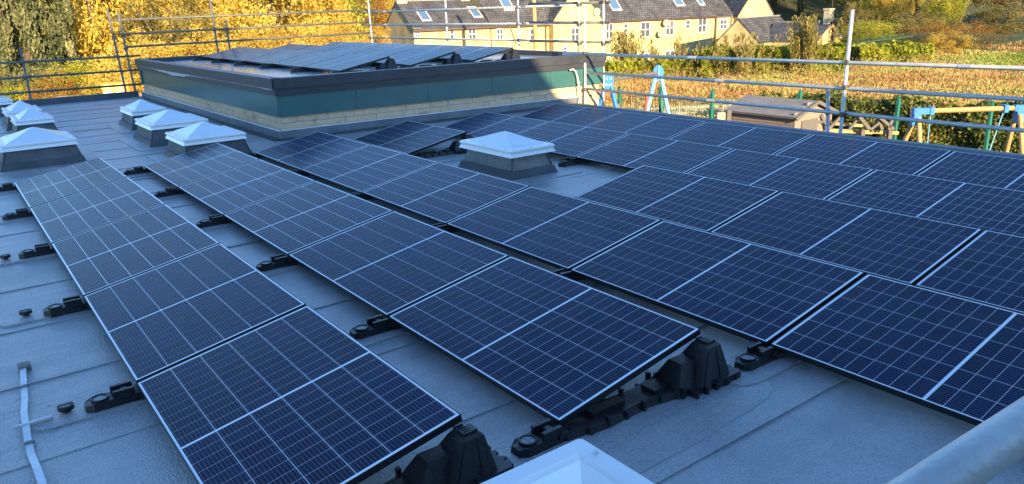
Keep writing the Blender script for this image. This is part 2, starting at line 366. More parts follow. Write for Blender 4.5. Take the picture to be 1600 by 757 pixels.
# ------------------------------------------------------------------ solar panels
PL, PW, PITCHY, TILT = 1.755, 1.038, 1.7804, .188
LIP = .0035
def panel_meshes():
    fr = MB(); h = .035
    fr.box(0, -PL / 2, -h, LIP, PL / 2, 0); fr.box(PW - LIP, -PL / 2, -h, PW, PL / 2, 0)
    fr.box(LIP, -PL / 2, -h, PW - LIP, -PL / 2 + LIP, 0); fr.box(LIP, PL / 2 - LIP, -h, PW - LIP, PL / 2, 0)
    bs = MB(); bs.box(LIP, -PL / 2 + LIP, -.007, PW - LIP, PL / 2 - LIP, -.0022)
    cw, ch = .1643, .0815; gx, gy = .0042, .0034; mid = .019
    x0 = (PW - 6 * cw - 5 * gx) / 2; half = 10 * ch + 9 * gy; pos = []
    for hh in (-1, 1):
        for j in range(10):
            yc = hh * (mid / 2 + ch / 2 + j * (ch + gy))
            for i in range(6): pos.append((x0 + cw / 2 + i * (cw + gx), yc))
    one = MB(); c = .004
    def cell(xc, yc, b):
        b.box(xc - cw / 2, yc - ch / 2, -.0024, xc + cw / 2, yc + ch / 2, -.0016)
    cell(0, 0, one)
    allc = MB()
    for q in pos: cell(q[0], q[1], allc)
    uvf = lambda co, n: ((co.x / cw) + .5, (co.y / ch) + .5)
    me1 = one.mesh('solar_cell', 'cell', uv=uvf)
    mea = allc.mesh('cells', 'cell')
    l = mea.uv_layers.new(name='UVMap')
    for p in mea.polygons:
        q = pos[p.index // 6]
        for li, vi in zip(p.loop_indices, p.vertices):
            co = mea.vertices[vi].co; l.data[li].uv = ((co.x - q[0]) / cw + .5, (co.y - q[1]) / ch + .5)
    return fr.mesh('frame', 'frame_blk'), bs.mesh('backsheet', 'backsheet'), me1, mea, pos
FRM, BKS, CELL1, CELLS, CPOS = panel_meshes()
def panel(x, yc, zl, label, group, near):
    p = empty('solar_panel', (x, yc, zl)); p.rotation_euler = (random.uniform(-.0012, .0012), -TILT + random.uniform(-.002, .002), 0)
    tag(p, label, 'solar panel', group)
    obj('frame', FRM, p); bs = obj('backsheet', BKS, p)
    if near:
        for q in CPOS: obj('solar_cell', CELL1, p, (q[0], q[1], 0)).scale = (1.006, 1.010, 1)
    else:
        c = obj('cells', CELLS, p); c['kind'] = 'stuff'
    return p

# black plastic mounting feet
def mount_meshes():
    d = {}
    b = MB()                                            # toe with its chamfered nose
    b.add([(-.27, -.035, 0), (-.27, .035, 0), (-.23, .062, 0), (.06, .062, 0), (.06, -.062, 0), (-.23, -.062, 0),
           (-.265, -.03, .052), (-.265, .03, .052), (-.228, .055, .06), (-.13, .055, .062), (-.13, -.055, .062), (-.228, -.055, .06)],
          [(5, 4, 3, 2, 1, 0), (0, 1, 7, 6), (1, 2, 8, 7), (2, 3, 9, 8), (5, 0, 6, 11), (4, 5, 11, 10), (6, 7, 8, 9, 10, 11), (3, 4, 10, 9)])
    b.box(-.13, -.052, .03, -.02, -.03, .098); b.box(-.13, .03, .03, -.02, .052, .098)
    b.box(-.11, -.03, .02, .05, .03, .064); b.box(-.04, -.06, .03, .02, .06, .062); b.box(-.085, -.02, .06, -.05, .02, .088)
    d['toe'] = b.mesh('toe', 'plastic')
    b = MB()
    for r, z0, z1 in ((.036, .058, .066),):
        b.tube((-.19, 0, z0), (-.19, 0, z1), r, 20)
    b.box(-.19 - .004, -.03, .066, -.19 + .004, .03, .0685)
    d['disc'] = b.mesh('screw_disc', 'disc')
    b = MB()                                            # ring round the disc
    n = 20
    v = [(-.19 + rr * math.cos(2 * math.pi * i / n), rr * math.sin(2 * math.pi * i / n), z) for rr, z in ((.046, .055), (.046, .072), (.037, .072), (.037, .055)) for i in range(n)]
    b.add(v, [(k * n + i, k * n + (i + 1) % n, (k + 1) * n + (i + 1) % n, (k + 1) * n + i) for k in range(3) for i in range(n)])
    d['ring'] = b.mesh('screw_ring', 'plastic')
    b = MB()                                            # base rail under the panel, with ribs
    b.add([(0, -.075, 0), (.25, -.10, 0), (.55, -.085, 0), (.8, -.13, 0), (1.12, -.14, 0), (1.12, .14, 0), (.8, .13, 0), (.55, .085, 0), (.25, .10, 0), (0, .075, 0),
           (0, -.06, .045), (.25, -.082, .055), (.55, -.065, .05), (.8, -.11, .045), (1.10, -.12, .04), (1.10, .12, .04), (.8, .11, .045), (.55, .065, .05), (.25, .082, .055), (0, .06, .045)],
          [(9, 8, 7, 6, 5, 4, 3, 2, 1, 0), (10, 11, 12, 13, 14, 15, 16, 17, 18, 19)] + [(i, (i + 1) % 10, 10 + (i + 1) % 10, 10 + i) for i in range(10)])
    for i in range(7):
        x = .12 + i * .125
        for s in (-1, 1): b.box(x, s * .084 - .012 if x < .7 else s * .125 - .014, .0, x + .018, s * .084 + .012 if x < .7 else s * .125 + .014, .05 + .015 * (i % 2))
    b.box(.2, -.03, .05, .42, .03, .075); b.box(.62, -.05, .045, .78, .05, .066)
    d['rail'] = b.mesh('base_rail', 'plastic')
    b = MB()                                            # the tall tapering stand under the raised edge
    b.frus((.74, -.15, 1.06, .15, .02), (.845, -.09, .985, .09, .205)); b.frus((.845, -.09, .985, .09, .205), (.86, -.078, .97, .078, .222))
    for xa, xb in ((.77, .83), (.93, 1.0)): b.frus((xa, -.157, xb, .157, .02), (xa + .075 if xa < .9 else xa - .01, -.095, xb + .055 if xa < .9 else xb - .03, .095, .20))
    b.frus((1.05, -.03, 1.10, .03, .03), (.975, -.02, .995, .02, .19)); b.frus((.70, -.02, .75, .02, .03), (.83, -.015, .85, .015, .19))
    b.box(.98, -.14, 0, 1.13, .14, .055)
    for q_ in (-.12, -.05, .02, .09): b.box(1.12, q_, 0, 1.155, q_ + .03, .05)
    for q_ in (.76, .82, .88, .94, 1.0, 1.06): b.box(q_, -.165, 0, q_ + .02, .165, .05)
    d['stand'] = b.mesh('stand', 'plastic')
    b = MB()
    for i in range(5): b.box(.885, -.072 + i * .0195, .215, .945, -.072 + i * .0195 + .010, .250)
    b.box(.875, -.078, .215, .884, .02, .256); b.box(.95, -.06, .215, .975, .0, .245)
    d['clip'] = b.mesh('clip', 'plastic')
    b = MB()                                            # the freestanding stand at the near end of a row
    b.frus((.85, -.165, 1.11, .12, .02), (.95, -.11, 1.07, .0, .222)); b.frus((.95, -.11, 1.07, .0, .222), (.965, -.10, 1.055, -.01, .238))
    b.frus((1.02, -.172, 1.075, .10, .02), (1.03, -.116, 1.05, .0, .21)); b.frus((.88, -.172, .93, .10, .02), (.965, -.116, .985, .0, .21))
    b.frus((1.09, -.06, 1.15, .03, .02), (1.055, -.045, 1.075, .0, .22))
    b.frus((.72, -.13, .90, .10, .02), (.80, -.07, .93, .02, .17))
    b.box(.98, -.18, 0, 1.17, .13, .055)
    for q_ in (-.16, -.10, -.04, .02, .08): b.box(1.16, q_, 0, 1.19, q_ + .025, .05)
    for q_ in (.80, .88, .96, 1.04, 1.12): b.box(q_, -.186, 0, q_ + .018, .13, .045)
    d['end_stand'] = b.mesh('stand', 'plastic')
    b = MB()
    for i in range(5): b.box(.975, -.10 + i * .018, .232, 1.015, -.10 + i * .018 + .009, .256)
    b.box(.966, -.102, .23, .973, -.02, .262); b.box(1.02, -.09, .236, 1.05, -.03, .25)
    d['end_clip'] = b.mesh('clip', 'plastic')
    return d
MM = mount_meshes()
def mount(x, y, z, label, group='black plastic mounting feet under the panel rows', end=False):
    e = empty('panel_mount', (x, y, z)); tag(e, label, 'mounting foot', group)
    for nme, k in (('toe', 'toe'), ('base_rail', 'rail'), ('stand', 'end_stand' if end else 'stand'), ('clip', 'end_clip' if end else 'clip')): obj(nme, MM[k], e)
    obj('screw_ring', MM['ring'], e); obj('screw_disc', MM['disc'], e); return e

ROWS = {'leftmost row': (-.830, 10.293, 5), 'second row from left': (.703, 10.225, 5), 'third row from left': (2.2105, 10.13, 6),
        'short far run of the fourth row': (3.762, 10.083, 1), 'near run of the fourth row': (3.7615, 4.728, 3),
        'fifth row from left': (5.2515, 9.97, 6), 'rightmost row of the lower roof': (6.779, 9.892, 5)}
NTH = ['farthest', 'second from the far end', 'third from the far end', 'fourth from the far end', 'fifth from the far end', 'sixth from the far end']
def ordn(i, n):
    if n == 1: return 'only'
    if i == n - 1: return 'nearest'
    return NTH[i]
for name, (rx, ry, n) in ROWS.items():
    for i in range(n):
        yc = ry - i * PITCHY - PL / 2; d = math.hypot(rx + .5 - CAM.x, yc - CAM.y)
        if name.startswith('short'): lab = 'single blue solar panel on its own between the raised roof and the tan-sided skylight'
        else: lab = ordn(i, n) + ' solar panel of the ' + name 
        panel(rx, yc, .10, lab, 'solar panels on the lower roof', d < 6.6)
    for i in range(n + 1):
        yy = ry - i * PITCHY + .0125
        if i in (0, n): yy += (.0 if i == 0 else .02)
        if name.startswith('rightmost') and i not in (0,): continue
        if name.startswith('fifth') and i > 3: continue
        lab = 'black foot ' + ('at the far end' if i == 0 else 'at the near end' if i == n else 'at joint ' + ('one', 'two', 'three', 'four', 'five')[i - 1] + ' from far end') + ' of the ' + name
        if name.startswith('short'): lab = 'black plastic foot under the ' + ('far' if i == 0 else 'near') + ' end of the lone solar panel by the skylight'
        mount(rx, yy, .0, lab, end=(i == n))
# loose round caps on felt patches beside the first row
b = MB(); b.tube((0, 0, .012), (0, 0, .03), .02, 14); b.tube((0, 0, .03), (0, 0, .052), .041, 22); cap0 = None
for k, (x, y) in enumerate(((-1.195, 6.80), (-1.20, 5.06), (-1.18, 3.25))):
    e = empty('fixing_cap', (x, y, .0)); tag(e, ('small far', 'middle', 'nearest')[k] + ' black round screw cap standing on a felt patch by the first row', 'screw cap', 'loose round caps left of the first row')
    if k == 0:
        cme = b.mesh('cap_body', 'plastic'); b2 = MB(); b2.tube((0, 0, .052), (0, 0, .056), .03, 18); c2 = b2.mesh('cap_top', 'disc'); b3 = MB(); b3.box(-.034, -.004, .056, .034, .004, .060); c3 = b3.mesh('slot', 'plastic')
    obj('cap_body', cme, e); obj('cap_top', c2, e); obj('slot', c3, e)
    patch(x + .22, y - .0, .80, .30, .05, seed=k + 3)
for k in (0, 1): patch(-.98, 10.293 - k * PITCHY, .62, .28, .04, seed=k + 13)
for rx, ry, n in ((.703, 10.225, 5), (2.2105, 10.13, 6)):
    for k in range(n + 1): patch(rx - .12, ry - k * PITCHY + (.07 if k == n else 0) - (.1 if k == 0 else 0), .62, .30, .03, seed=k + 23)
patch(1.2, 1.15, 1.5, .5, .05, seed=98, zt=.008)
# aluminium lightning tape held by a clip
t = empty('lightning_tape', (-1.31, 4.05, 0)); tag(t, 'flat pale aluminium tape running towards the viewer on the left of the roof', 'metal tape')
pts = [(-1.305, 4.09), (-1.318, 3.95), (-1.333, 3.75), (-1.347, 3.55), (-1.366, 3.38), (-1.374, 3.2), (-1.382, 3.02), (-1.383, 2.86), (-1.376, 2.70), (-1.370, 2.52), (-1.37, 2.2), (-1.36, 1.8)]
b = MB(); hw = .0165
for i, (x, y) in enumerate(pts):
    zz = .022 + .004 * math.sin(i * 1.7)
    x -= -1.31; y -= 4.05
    b.v += [(x - hw, y, zz), (x + hw, y, zz + .001), (x + hw, y, zz + .004), (x - hw, y, zz + .003)]
for i in range(len(pts) - 1):
    for k in range(4): j = (k + 1) % 4; b.f.append((i * 4 + k, i * 4 + j, i * 4 + 4 + j, i * 4 + 4 + k))
b.f += [(0, 1, 2, 3)]
b.build('tape', 'alu', t)
MB().bbox(-.028, -.045, .002, .04, .035, .04, .006).build('clip', 'clip', t)
MB().bbox(-.12, -.855, .02, .06, -.835, .036, .004).build('cross_strip', 'alu', t)
for yy in (3.72, 2.98): MB().bbox(-.047 if yy > 3.3 else -.09, yy - 4.05, .018, -.002 if yy > 3.3 else -.045, yy - 4.05 + .02, .034, .003).build('joint_sleeve', 'disc', t)
b = MB(); b.path([(.18, 1.52, .02), (.24, 1.42, .03), (.31, 1.33, .035), (.37, 1.30, .03), (.39, 1.36, .022), (.34, 1.42, .02), (.28, 1.38, .03), (.27, 1.28, .02), (.33, 1.2, .018), (.45, 1.17, .02), (.60, 1.22, .03)], .0045, 6)
tag(b.build('connector_cable', 'plastic', smooth=True), 'thin black loose cable looped on the felt between the two nearest stands', 'cable')
# sheet edge left of the tape and a dark felt strip
b = MB(); b.box(-2.6, 2.97, .004, -1.52, 5.2, .014); b.build('membrane_patch', 'membrane', roof)
# small leaves and grit
b = MB()
for q in range(70):
    x, y = random.uniform(-1.9, 3.4), random.uniform(.9, 6.5); a = random.random() * 6.28; s = random.uniform(.006, .016)
    b.add([(x, y, .014), (x + s * math.cos(a), y + s * math.sin(a), .018), (x + s * math.cos(a + 1.2) * .8, y + s * math.sin(a + 1.2) * .8, .02)], [(0, 1, 2)])
o = b.build('grit', 'clip'); o['kind'] = 'stuff'; o['label'] = 'scattered grit and leaf crumbs on the grey roof felt'

# ------------------------------------------------------------------ skylights
def skylight(x, y, lx, ly, label, hh=.0, group='pyramid skylights on the lower roof', tan=False, capn=3, z1=.325, apron=True, over=.055, dh=.16):
    """x,y: near left corner of the foot"""
    e = empty('skylight', (x + lx / 2, y + ly / 2, 0)); tag(e, label, 'skylight', group)
    X, Y = lx / 2, ly / 2
    b = MB(); b.frus((-X - .03, -Y - .03, X + .03, Y + .03, .0), (-X, -Y, X, Y, .035)); b.frus((-X, -Y, X, Y, .035), (-X + .022, -Y + .022, X - .022, Y - .022, .105))
    b.build('flashing', 'flashing', e)
    i0, i1 = .045, .11
    b = MB(); b.frus((-X + i0, -Y + i0, X - i0, Y - i0, .09), (-X + i1, -Y + i1, X - i1, Y - i1, z1)); b.build('upstand', 'upstand_t' if tan else 'upstand', e)
    for sx in (-1, 1):
        b = MB(); b.tube((sx * (X - i0), -Y + i0, .11), (sx * (X - i1), -Y + i1, z1), .012, 6); b.build('corner_lap', 'flashing', e)
    o = over
    b = MB(); q = X - i1 + o; r = Y - i1 + o
    b.frus((-q - .004, -r - .004, q + .004, r + .004, z1 - .045), (-q + .022, -r + .022, q - .022, r - .022, z1 + .004)); b.box(-q + .03, -r + .03, z1 + .003, q - .03, r - .03, z1 + .016)
    b.build('kerb_frame', 'white_pvc', e)
    b = MB(); b.bbox(-q, -r, z1 + .014, q, r, z1 + .048, .014); b.build('dome_rim', 'white_pvc', e)
    # pyramid with soft concave flanks
    b = MB(); n = 7; N4 = 10; rings = []
    for k in range(n + 1):
        t = k / n; t = t * .985; sx = (q - .085) * (1 - t); sy = (r - .085) * (1 - t); z = z1 + .048 + dh * (.80 * t + .20 * t * t) + (.012 if k else 0) - (.006 if k == n else 0)
        ring = [(-sx, -sy), (sx, -sy), (sx, sy), (-sx, sy)]
        for a in range(4):
            p0, p1 = ring[a], ring[(a + 1) % 4]
            for c in range(N4): f = c / N4; b.v.append((p0[0] + (p1[0] - p0[0]) * f, p0[1] + (p1[1] - p0[1]) * f, z))
    m_ = 4 * N4
    for k in range(n):
        for i in range(m_): j = (i + 1) % m_; b.f.append((k * m_ + i, k * m_ + j, (k + 1) * m_ + j, (k + 1) * m_ + i))
    b.f.append(tuple(n * m_ + i for i in range(m_)))
    b.build('dome', 'dome', e)
    cm = MB(); cm.tube((0, 0, 0), (0, 0, .012), .016, 8, .010); me = cm.mesh('screw_cap', 'cap')
    for fx, fy in [(-.8, -.93), (0, -.93), (.8, -.93), (-.92, 0), (-.92, .8), (.92, 0), (.92, .8), (.92, -.75), (-.92, -.75)]:
        obj('screw_cap', me, e, (q * fx * (1 if abs(fx) > .85 else 1), r * fy, z1 + .047))
    if apron:
        for s, (a0, a1, c0, c1) in enumerate(((-X - .22, X + .22, -Y - .24, Y + .2),)):
            bb = MB(); bb.box(a0, c0, -.001, a1, c1, .0135); bb.build('apron', 'membrane', e)
    return e
MT['upstand_t'] = mat('upstand_tan', (.20, .19, .165), .7, (.29, .275, .24), 6, .5, 110, streak=((4, 4, 14), (.09, .09, .085), .58, .6))
skylight(4.00, 6.17, .72, 1.17, 'lone skylight with a tan-grey upstand standing among the solar panels', tan=True, over=.10, dh=.135)
skylight(1.24, 10.33, 1.02, 1.16, 'nearest of the three skylights along the raised roof, behind the second panel row')
skylight(1.26, 12.47, 1.06, 1.28, 'middle of the three white pyramid skylights beside the raised roof')
skylight(1.46, 14.9, .76, 1.22, 'small far skylight of the three beside the raised roof')
skylight(-.88, 11.85, 1.10, 1.2, 'large skylight behind the far end of the first panel row')
skylight(-.42, 15.2, .74, 1.1, 'left-hand skylight just behind the large one')
skylight(-.42, 16.95, .74, 1.25, 'third skylight back in the left-hand line')
skylight(-.85, 19.9, .9, 1.2, 'farthest skylight on the left, by the far kerb')
s8 = skylight(-.79, -.53, 1.18, 1.36, 'skylight at the bottom of the photo with one frosted corner in view', z1=.385, apron=False)

# ------------------------------------------------------------------ the raised roof block
blk = empty('raised_roof_block', (BX0, BY0, 0)); tag(blk, 'raised flat roof block with dark coping, teal fascia and a band of stone', 'building')
O = Vector((BX0, BY0, 0))
def L3(x, y, z): return (x - BX0, y - BY0, z)
FA, FB, FC = (BX0, 21.85), (BX0, BY0), (BX1, front_y(BX1))
def run(P, Q, off, thick, z0, z1, name, m, s0=0., s1=None, ext0=0., ext1=0.):
    """slab along P->Q, its outer face set in by off; inside is on the left of Q->P"""
    P = Vector((P[0], P[1])); Q = Vector((Q[0], Q[1])); d = (Q - P); Ln = d.length; d.normalize(); nrm = Vector((-d.y, d.x))
    if s1 is None: s1 = Ln
    a = P + d * (s0 - ext0) + nrm * off; c = P + d * (s1 + ext1) + nrm * off; a2 = a + nrm * thick; c2 = c + nrm * thick
    b = MB(); v = []
    for z in (z0, z1):
        for q in (a, c, c2, a2): v.append(L3(q.x, q.y, z))
    b.add(v, [(0, 3, 2, 1), (4, 5, 6, 7), (0, 1, 5, 4), (1, 2, 6, 5), (2, 3, 7, 6), (3, 0, 4, 7)])
    return b.build(name, m, blk)
# core
b = MB(); v = []
pl = [(BX0 + .20, BY0 + .20), (BX1 - .2, front_y(BX1) + .2), (BX1 - .2, 21.6), (BX0 + .2, 21.6)]
for z in (-3.2, .90): v += [L3(x, y, z) for x, y in pl]
b.add(v, [(0, 3, 2, 1), (4, 5, 6, 7), (0, 1, 5, 4), (1, 2, 6, 5), (2, 3, 7, 6), (3, 0, 4, 7)]); b.build('core_wall', 'mortar', blk)
b = MB(); v = []
for z in (.904, .93): v += [L3(x, y, z) for x, y in pl]
b.add(v, [(0, 3, 2, 1), (4, 5, 6, 7), (0, 1, 5, 4), (1, 2, 6, 5), (2, 3, 7, 6), (3, 0, 4, 7)]); b.build('deck', 'wetroof', blk)
Lleft = 21.85 - BY0; Lfront = math.hypot(BX1 - BX0, front_y(BX1) - BY0)
for (P, Q, Ln, side) in ((FA, FB, Lleft, 0), (FB, FC, Lfront, 1)):
    run(P, Q, -.03, .20, .86, 1.03, 'coping_top', 'coping', ext0=0 if side else .03, ext1=0 if not side else .03)
    run(P, Q, .0, .17, .745, .858, 'coping_skirt', 'coping')
    n = 7 if side == 0 else 5
    for i in range(n):                                   # teal fascia panels
        run(P, Q, .035, .1, .385, .743, 'fascia_panel', 'teal', Ln * i / n + (.003 if i else (0 if side == 0 else .036)), Ln * (i + 1) / n - (.003 if (i < n - 1) else (.036 if side == 0 else 0)))
    # stone courses
    for c in range(2):
        s = .09 if side else 0.; zz = .155 + c * .118
        first = True
        while s < Ln - .12:
            l = random.uniform(.34, .62) if not (first and c) else .28
            e_ = min(s + l, Ln - .085); o = run(P, Q, .085 + random.uniform(0, .008), .09, zz, zz + .112, 'stone_block', 'stone', s + .004, e_ - .004); s = e_; first = False
    # felt kerb at the foot
    k = int(Ln / .95); lim = Ln if side == 0 else 6.45
    for i in range(k):
        s0, s1 = Ln * i / k, min(Ln * (i + 1) / k, lim)
        if s0 > lim: continue
        if side == 0 and s1 > 0: pass
        run(P, Q, .0, .085, 0, .158, 'kerb_panel', 'kerb', s0 + (.002 if i else 0), s1 - .002 if i < k - 1 else s1)
    run(P, Q, -.006, .05, .160, .170, 'kerb_trim', 'white_pvc', 0, lim)
    run(P, Q, -.10, .12, 0, .035, 'kerb_fillet', 'flashing', 0, lim)
# stone wall stub going down at the right, beyond the roof edge
for c in range(9):
    s = 6.5; zz = .15 - c * .12
    while s < Lfront - .1:
        e_ = min(s + random.uniform(.3, .5), Lfront - .085); run(FB, FC, .088 + random.uniform(0, .006), .08, zz - .118, zz - .006, 'stone_block', 'stone', s + .004, e_ - .004); s = e_
# far and right copings
run((BX1, 21.85), (BX0, 21.85), 0, .2, .86, 1.03, 'coping_top', 'coping')
run((BX1, front_y(BX1) + .17), (BX1, 21.65), 0, .2, .86, 1.03, 'coping_top', 'coping')
run((BX1, front_y(BX1) + .15), (BX1, 21.7), .03, .12, .38, .858, 'fascia_panel', 'teal')
run((BX1, 21.7), (BX0, 21.7), .03, .12, .38, .858, 'fascia_panel', 'teal')
# pale strip with a ragged lower edge, below the top coping of the left side
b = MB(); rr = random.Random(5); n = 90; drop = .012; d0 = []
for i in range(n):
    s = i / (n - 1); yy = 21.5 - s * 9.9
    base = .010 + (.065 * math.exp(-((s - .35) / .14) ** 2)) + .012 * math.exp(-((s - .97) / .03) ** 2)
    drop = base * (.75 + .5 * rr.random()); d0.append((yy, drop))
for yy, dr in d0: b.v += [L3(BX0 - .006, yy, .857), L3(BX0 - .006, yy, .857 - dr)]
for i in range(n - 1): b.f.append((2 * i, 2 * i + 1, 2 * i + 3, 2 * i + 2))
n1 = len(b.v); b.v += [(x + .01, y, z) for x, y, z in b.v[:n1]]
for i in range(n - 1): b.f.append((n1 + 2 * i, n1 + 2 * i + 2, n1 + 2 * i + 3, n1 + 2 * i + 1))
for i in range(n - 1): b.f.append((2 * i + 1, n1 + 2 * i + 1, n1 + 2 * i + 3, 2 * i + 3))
b.build('pale_ragged_strip', 'pale_strip', blk)
# a bent white cable duct on the front right
fy = front_y(9.35) - .03
b = MB(); b.path([L3(9.28, fy + .0, .735), L3(9.36, fy - .02, .75), L3(9.43, fy - .02, .70), L3(9.47, fy - .02, .60), L3(9.50, fy - .02, .45), L3(9.54, fy - .02, .30), L3(9.52, fy - .03, .12), L3(9.46, fy - .03, -.05)], .018, 8)
b.build('cable_duct', 'water_tint', blk)
b = MB(); b.tube(L3(9.49, fy - .02, .50), L3(9.505, fy - .02, .44), .03, 10); b.build('duct_collar', 'water_tint', blk)
b = MB(); b.path([L3(6.42, front_y(6.42) + .055, .38), L3(6.44, front_y(6.4) + .04, .33), L3(6.41, front_y(6.4) + .03, .28), L3(6.45, front_y(6.4) + .03, .22), L3(6.45, front_y(6.4) + .05, .16)], .012, 6); b.build('short_pipe', 'water_tint', blk)
# panels up there
for ri, (rx, nm) in enumerate(((4.60, 'left row on the raised roof'), (6.07, 'middle row on the raised roof'), (7.52, 'right row on the raised roof'))):
    ry = 21.02
    for i in range(5):
        panel(rx, ry - i * PITCHY - PL / 2, 1.03, ordn(i, 5) + ' solar panel of the ' + nm, 'solar panels on the raised roof', False)
    for i in range(6):
        yy = ry - i * PITCHY + .0125 + (-.10 if i == 0 else .02 if i == 5 else 0)
        mount(rx, yy, .93, 'black foot ' + ('at the far end' if i == 0 else 'at the near end' if i == 5 else 'at joint ' + ('one', 'two', 'three', 'four')[i - 1] + ' from far end') + ' of ' + nm, 'black mounting feet on the raised roof', end=(i == 5))

# ------------------------------------------------------------------ scaffold
TR = .028
def coupler(parent, p, d=(0, 0, 1)):
    p = Vector(p); b = MB(); b.tube(p - Vector((0, 0, .04)), p + Vector((0, 0, .04)), .036, 8); b.tube(p + Vector((-.05, .0, 0)), p + Vector((.05, .0, 0)), .034, 8)
    b.tube(p + Vector((.02, -.07, .01)), p + Vector((.02, .05, .01)), .012, 6); return b.build('coupler', 'coupler', parent)
def rail(P, Q, label, m='tube', group='scaffold guard rails', joints=(), TR=.028):
    P = Vector(P); Q = Vector(Q); e = empty('scaffold_rail', P); tag(e, label, 'scaffold tube', group)
    b = MB(); b.tube((0, 0, 0), Q - P, TR, 18); b.build('tube', m, e, smooth=True)
    for t in joints:
        c = (Q - P) * t; d = (Q - P).normalized(); bb = MB(); bb.tube(c - d * .09, c + d * .09, .032, 10); bb.tube(c - d * .012 - Vector((0, 0, .03)), c - d * .012 + Vector((0, 0, .035)), .01, 6); bb.build('sleeve_coupler', m if m == 'tube_l' else 'coupler', e)
    return e
def post(P, Q, label, m='tube', couplers=(), group='scaffold posts'):
    P = Vector(P); Q = Vector(Q); e = empty('scaffold_post', P); tag(e, label, 'scaffold tube', group)
    b = MB(); b.tube((0, 0, 0), Q - P, TR, 14); b.build('tube', m, e, smooth=True)
    for z in couplers:
        t = (z - P.z) / (Q.z - P.z); coupler(e, (Q - P) * t)
    return e
# far left
NM3 = ('top', 'middle', 'bottom')
for k, z in enumerate((1.09, .70, .31)):
    rail((-6, 22.9, z + .03), (3.45, 22.9, z - .02), NM3[k] + ' guard rail along the far edge at the left', joints=(.45,))
post((.6, 22.95, -3), (.6, 22.95, 1.45), 'blue-grey post of the far left rails, standing behind the skylights', couplers=(1.09, .70, .31))
post((3.05, 22.95, -3), (2.82, 22.95, 2.37), 'leaning outer post at the far left corner of the raised roof', couplers=(1.08,))
post((3.28, 22.90, -3), (3.06, 22.90, 2.3), 'inner post at the far left corner of the raised roof', couplers=(2.03, 1.62, 1.27, 1.08, .69))
# far side of the raised roof
for k, z in enumerate((2.05, 1.67, 1.32)):
    rail((2.9 + .1 * k, 23.05, z), (10.9, 23.05, z + .05), NM3[k] + ' guard rail behind the raised roof', joints=(.08, .62))
post((5.72, 23.1, -3), (5.62, 23.1, 3.2), 'tall post behind the far end of the raised panels', couplers=(2.07, 1.69, 1.34))
post((5.98, 23.0, -3), (5.98, 23.0, 1.95), 'short post beside the tall one behind the raised roof', couplers=(1.7, 1.35))
# right side of the raised roof
GX = 11.35
for k, z in enumerate((2.03, 1.62, 1.21)):
    rail((GX - .6, 23.3, z), (GX - .35, 12.55, z), NM3[k] + ' guard rail running along the right side of the raised roof', 'tube_l' if k < 1 else 'tube_l', joints=(.12, .5))
    rail((9.9, 13.3, z + .06), (10.45, 11.28, z + .03 + .0 * k), NM3[k] + ' short rail stub reaching to the front right corner post', joints=(.98,))
post((10.62, 22.6, -3), (10.50, 22.6, 2.6), 'pale leaning post at the far right corner of the raised roof', 'tube_l', couplers=(1.62, 1.22))
post((GX - .45, 18.5, -3), (GX - .45, 18.5, 3.2), 'pale post halfway along the right side of the raised roof', 'tube_l', couplers=(2.03, 1.62, 1.21))
post((GX - .40, 15.1, -3), (GX - .40, 15.1, 3.2), 'thin pale post seen above the nearest raised panel stand', 'tube_l', couplers=(2.03, 1.62, 1.21))
post((10.18, 11.9, .66), (10.18, 11.9, 3.2), 'left one of the paired posts at the front right corner, ending at the middle rail', 'tube_l', couplers=(2.03, 1.62, 1.21, .70))
post((9.72, 11.20, -3), (9.72, 11.20, 2.02), 'right one of the paired posts at the front right corner', 'tube_l', couplers=(1.05, .30))
post((10.40, 11.36, -3), (10.40, 11.36, 3.2), 'corner post with three couplers in front of the cottages', 'tube_l', couplers=(2.08, 1.65, 1.2))
b = MB(); b.path([(0, 0, 0), (-.16, .02, .42)], .018, 8); o = b.build('steel_spanner', 'coupler'); o.location = (9.95, 13.9, 1.18)
tag(o, 'dark bar poking up at an angle by the nearest raised panel', 'bar')
b = MB(); b.path([(9.9, 11.0, .25), (9.95, 10.9, .1), (10.02, 10.8, -.25), (10.03, 10.75, -1)], .015, 6); o = b.build('black_hose', 'plastic'); tag(o, 'thin black hose hanging from the lowest rail beside the stone corner', 'hose')
# rails towards the viewer on the right
for k, (za, zb, ya) in enumerate(((1.03, 1.10, 11.9), (.645, .715, 11.6), (.30, .295, 11.7))):
    rail((9.72 + .05 * k, ya, za), (9.66, -1.5, zb), NM3[k] + ' long guard rail running beside the panels towards the right of the photo', 'tube_l', joints=((.27, .30, .29)[k], .62), TR=.029)
post((9.64, 5.27, -3), (9.70, 5.28, 1.83), 'sunlit post standing up over the right-hand rails', 'tube_l', couplers=(1.07, .7, .29))
post((9.78, 5.32, -3), (9.80, 5.62, .62), 'short slanting post beside the sunlit one on the right', 'tube_l', couplers=(.29,))
# the near tube at the lower right corner
pA = uz(1600, 664, 1.56); pB = uz(1463, 757, 1.56); d = (pB - pA).normalized()
rail(pA - d * 1.5, pB + d * 1.2, 'big pale galvanised tube crossing the lower right corner close up', 'tube_l', TR=.0245)
post(pB + d * 1.0 + Vector((0, 0, -4.56)), pB + d * 1.0 + Vector((0, 0, .3)), 'upright out of frame that carries the near tube', 'tube_l')
post(pA - d * 1.4 + Vector((.05, 0, -4.56)), pA - d * 1.4 + Vector((.05, 0, .3)), 'second upright out of frame that carries the near tube', 'tube_l')

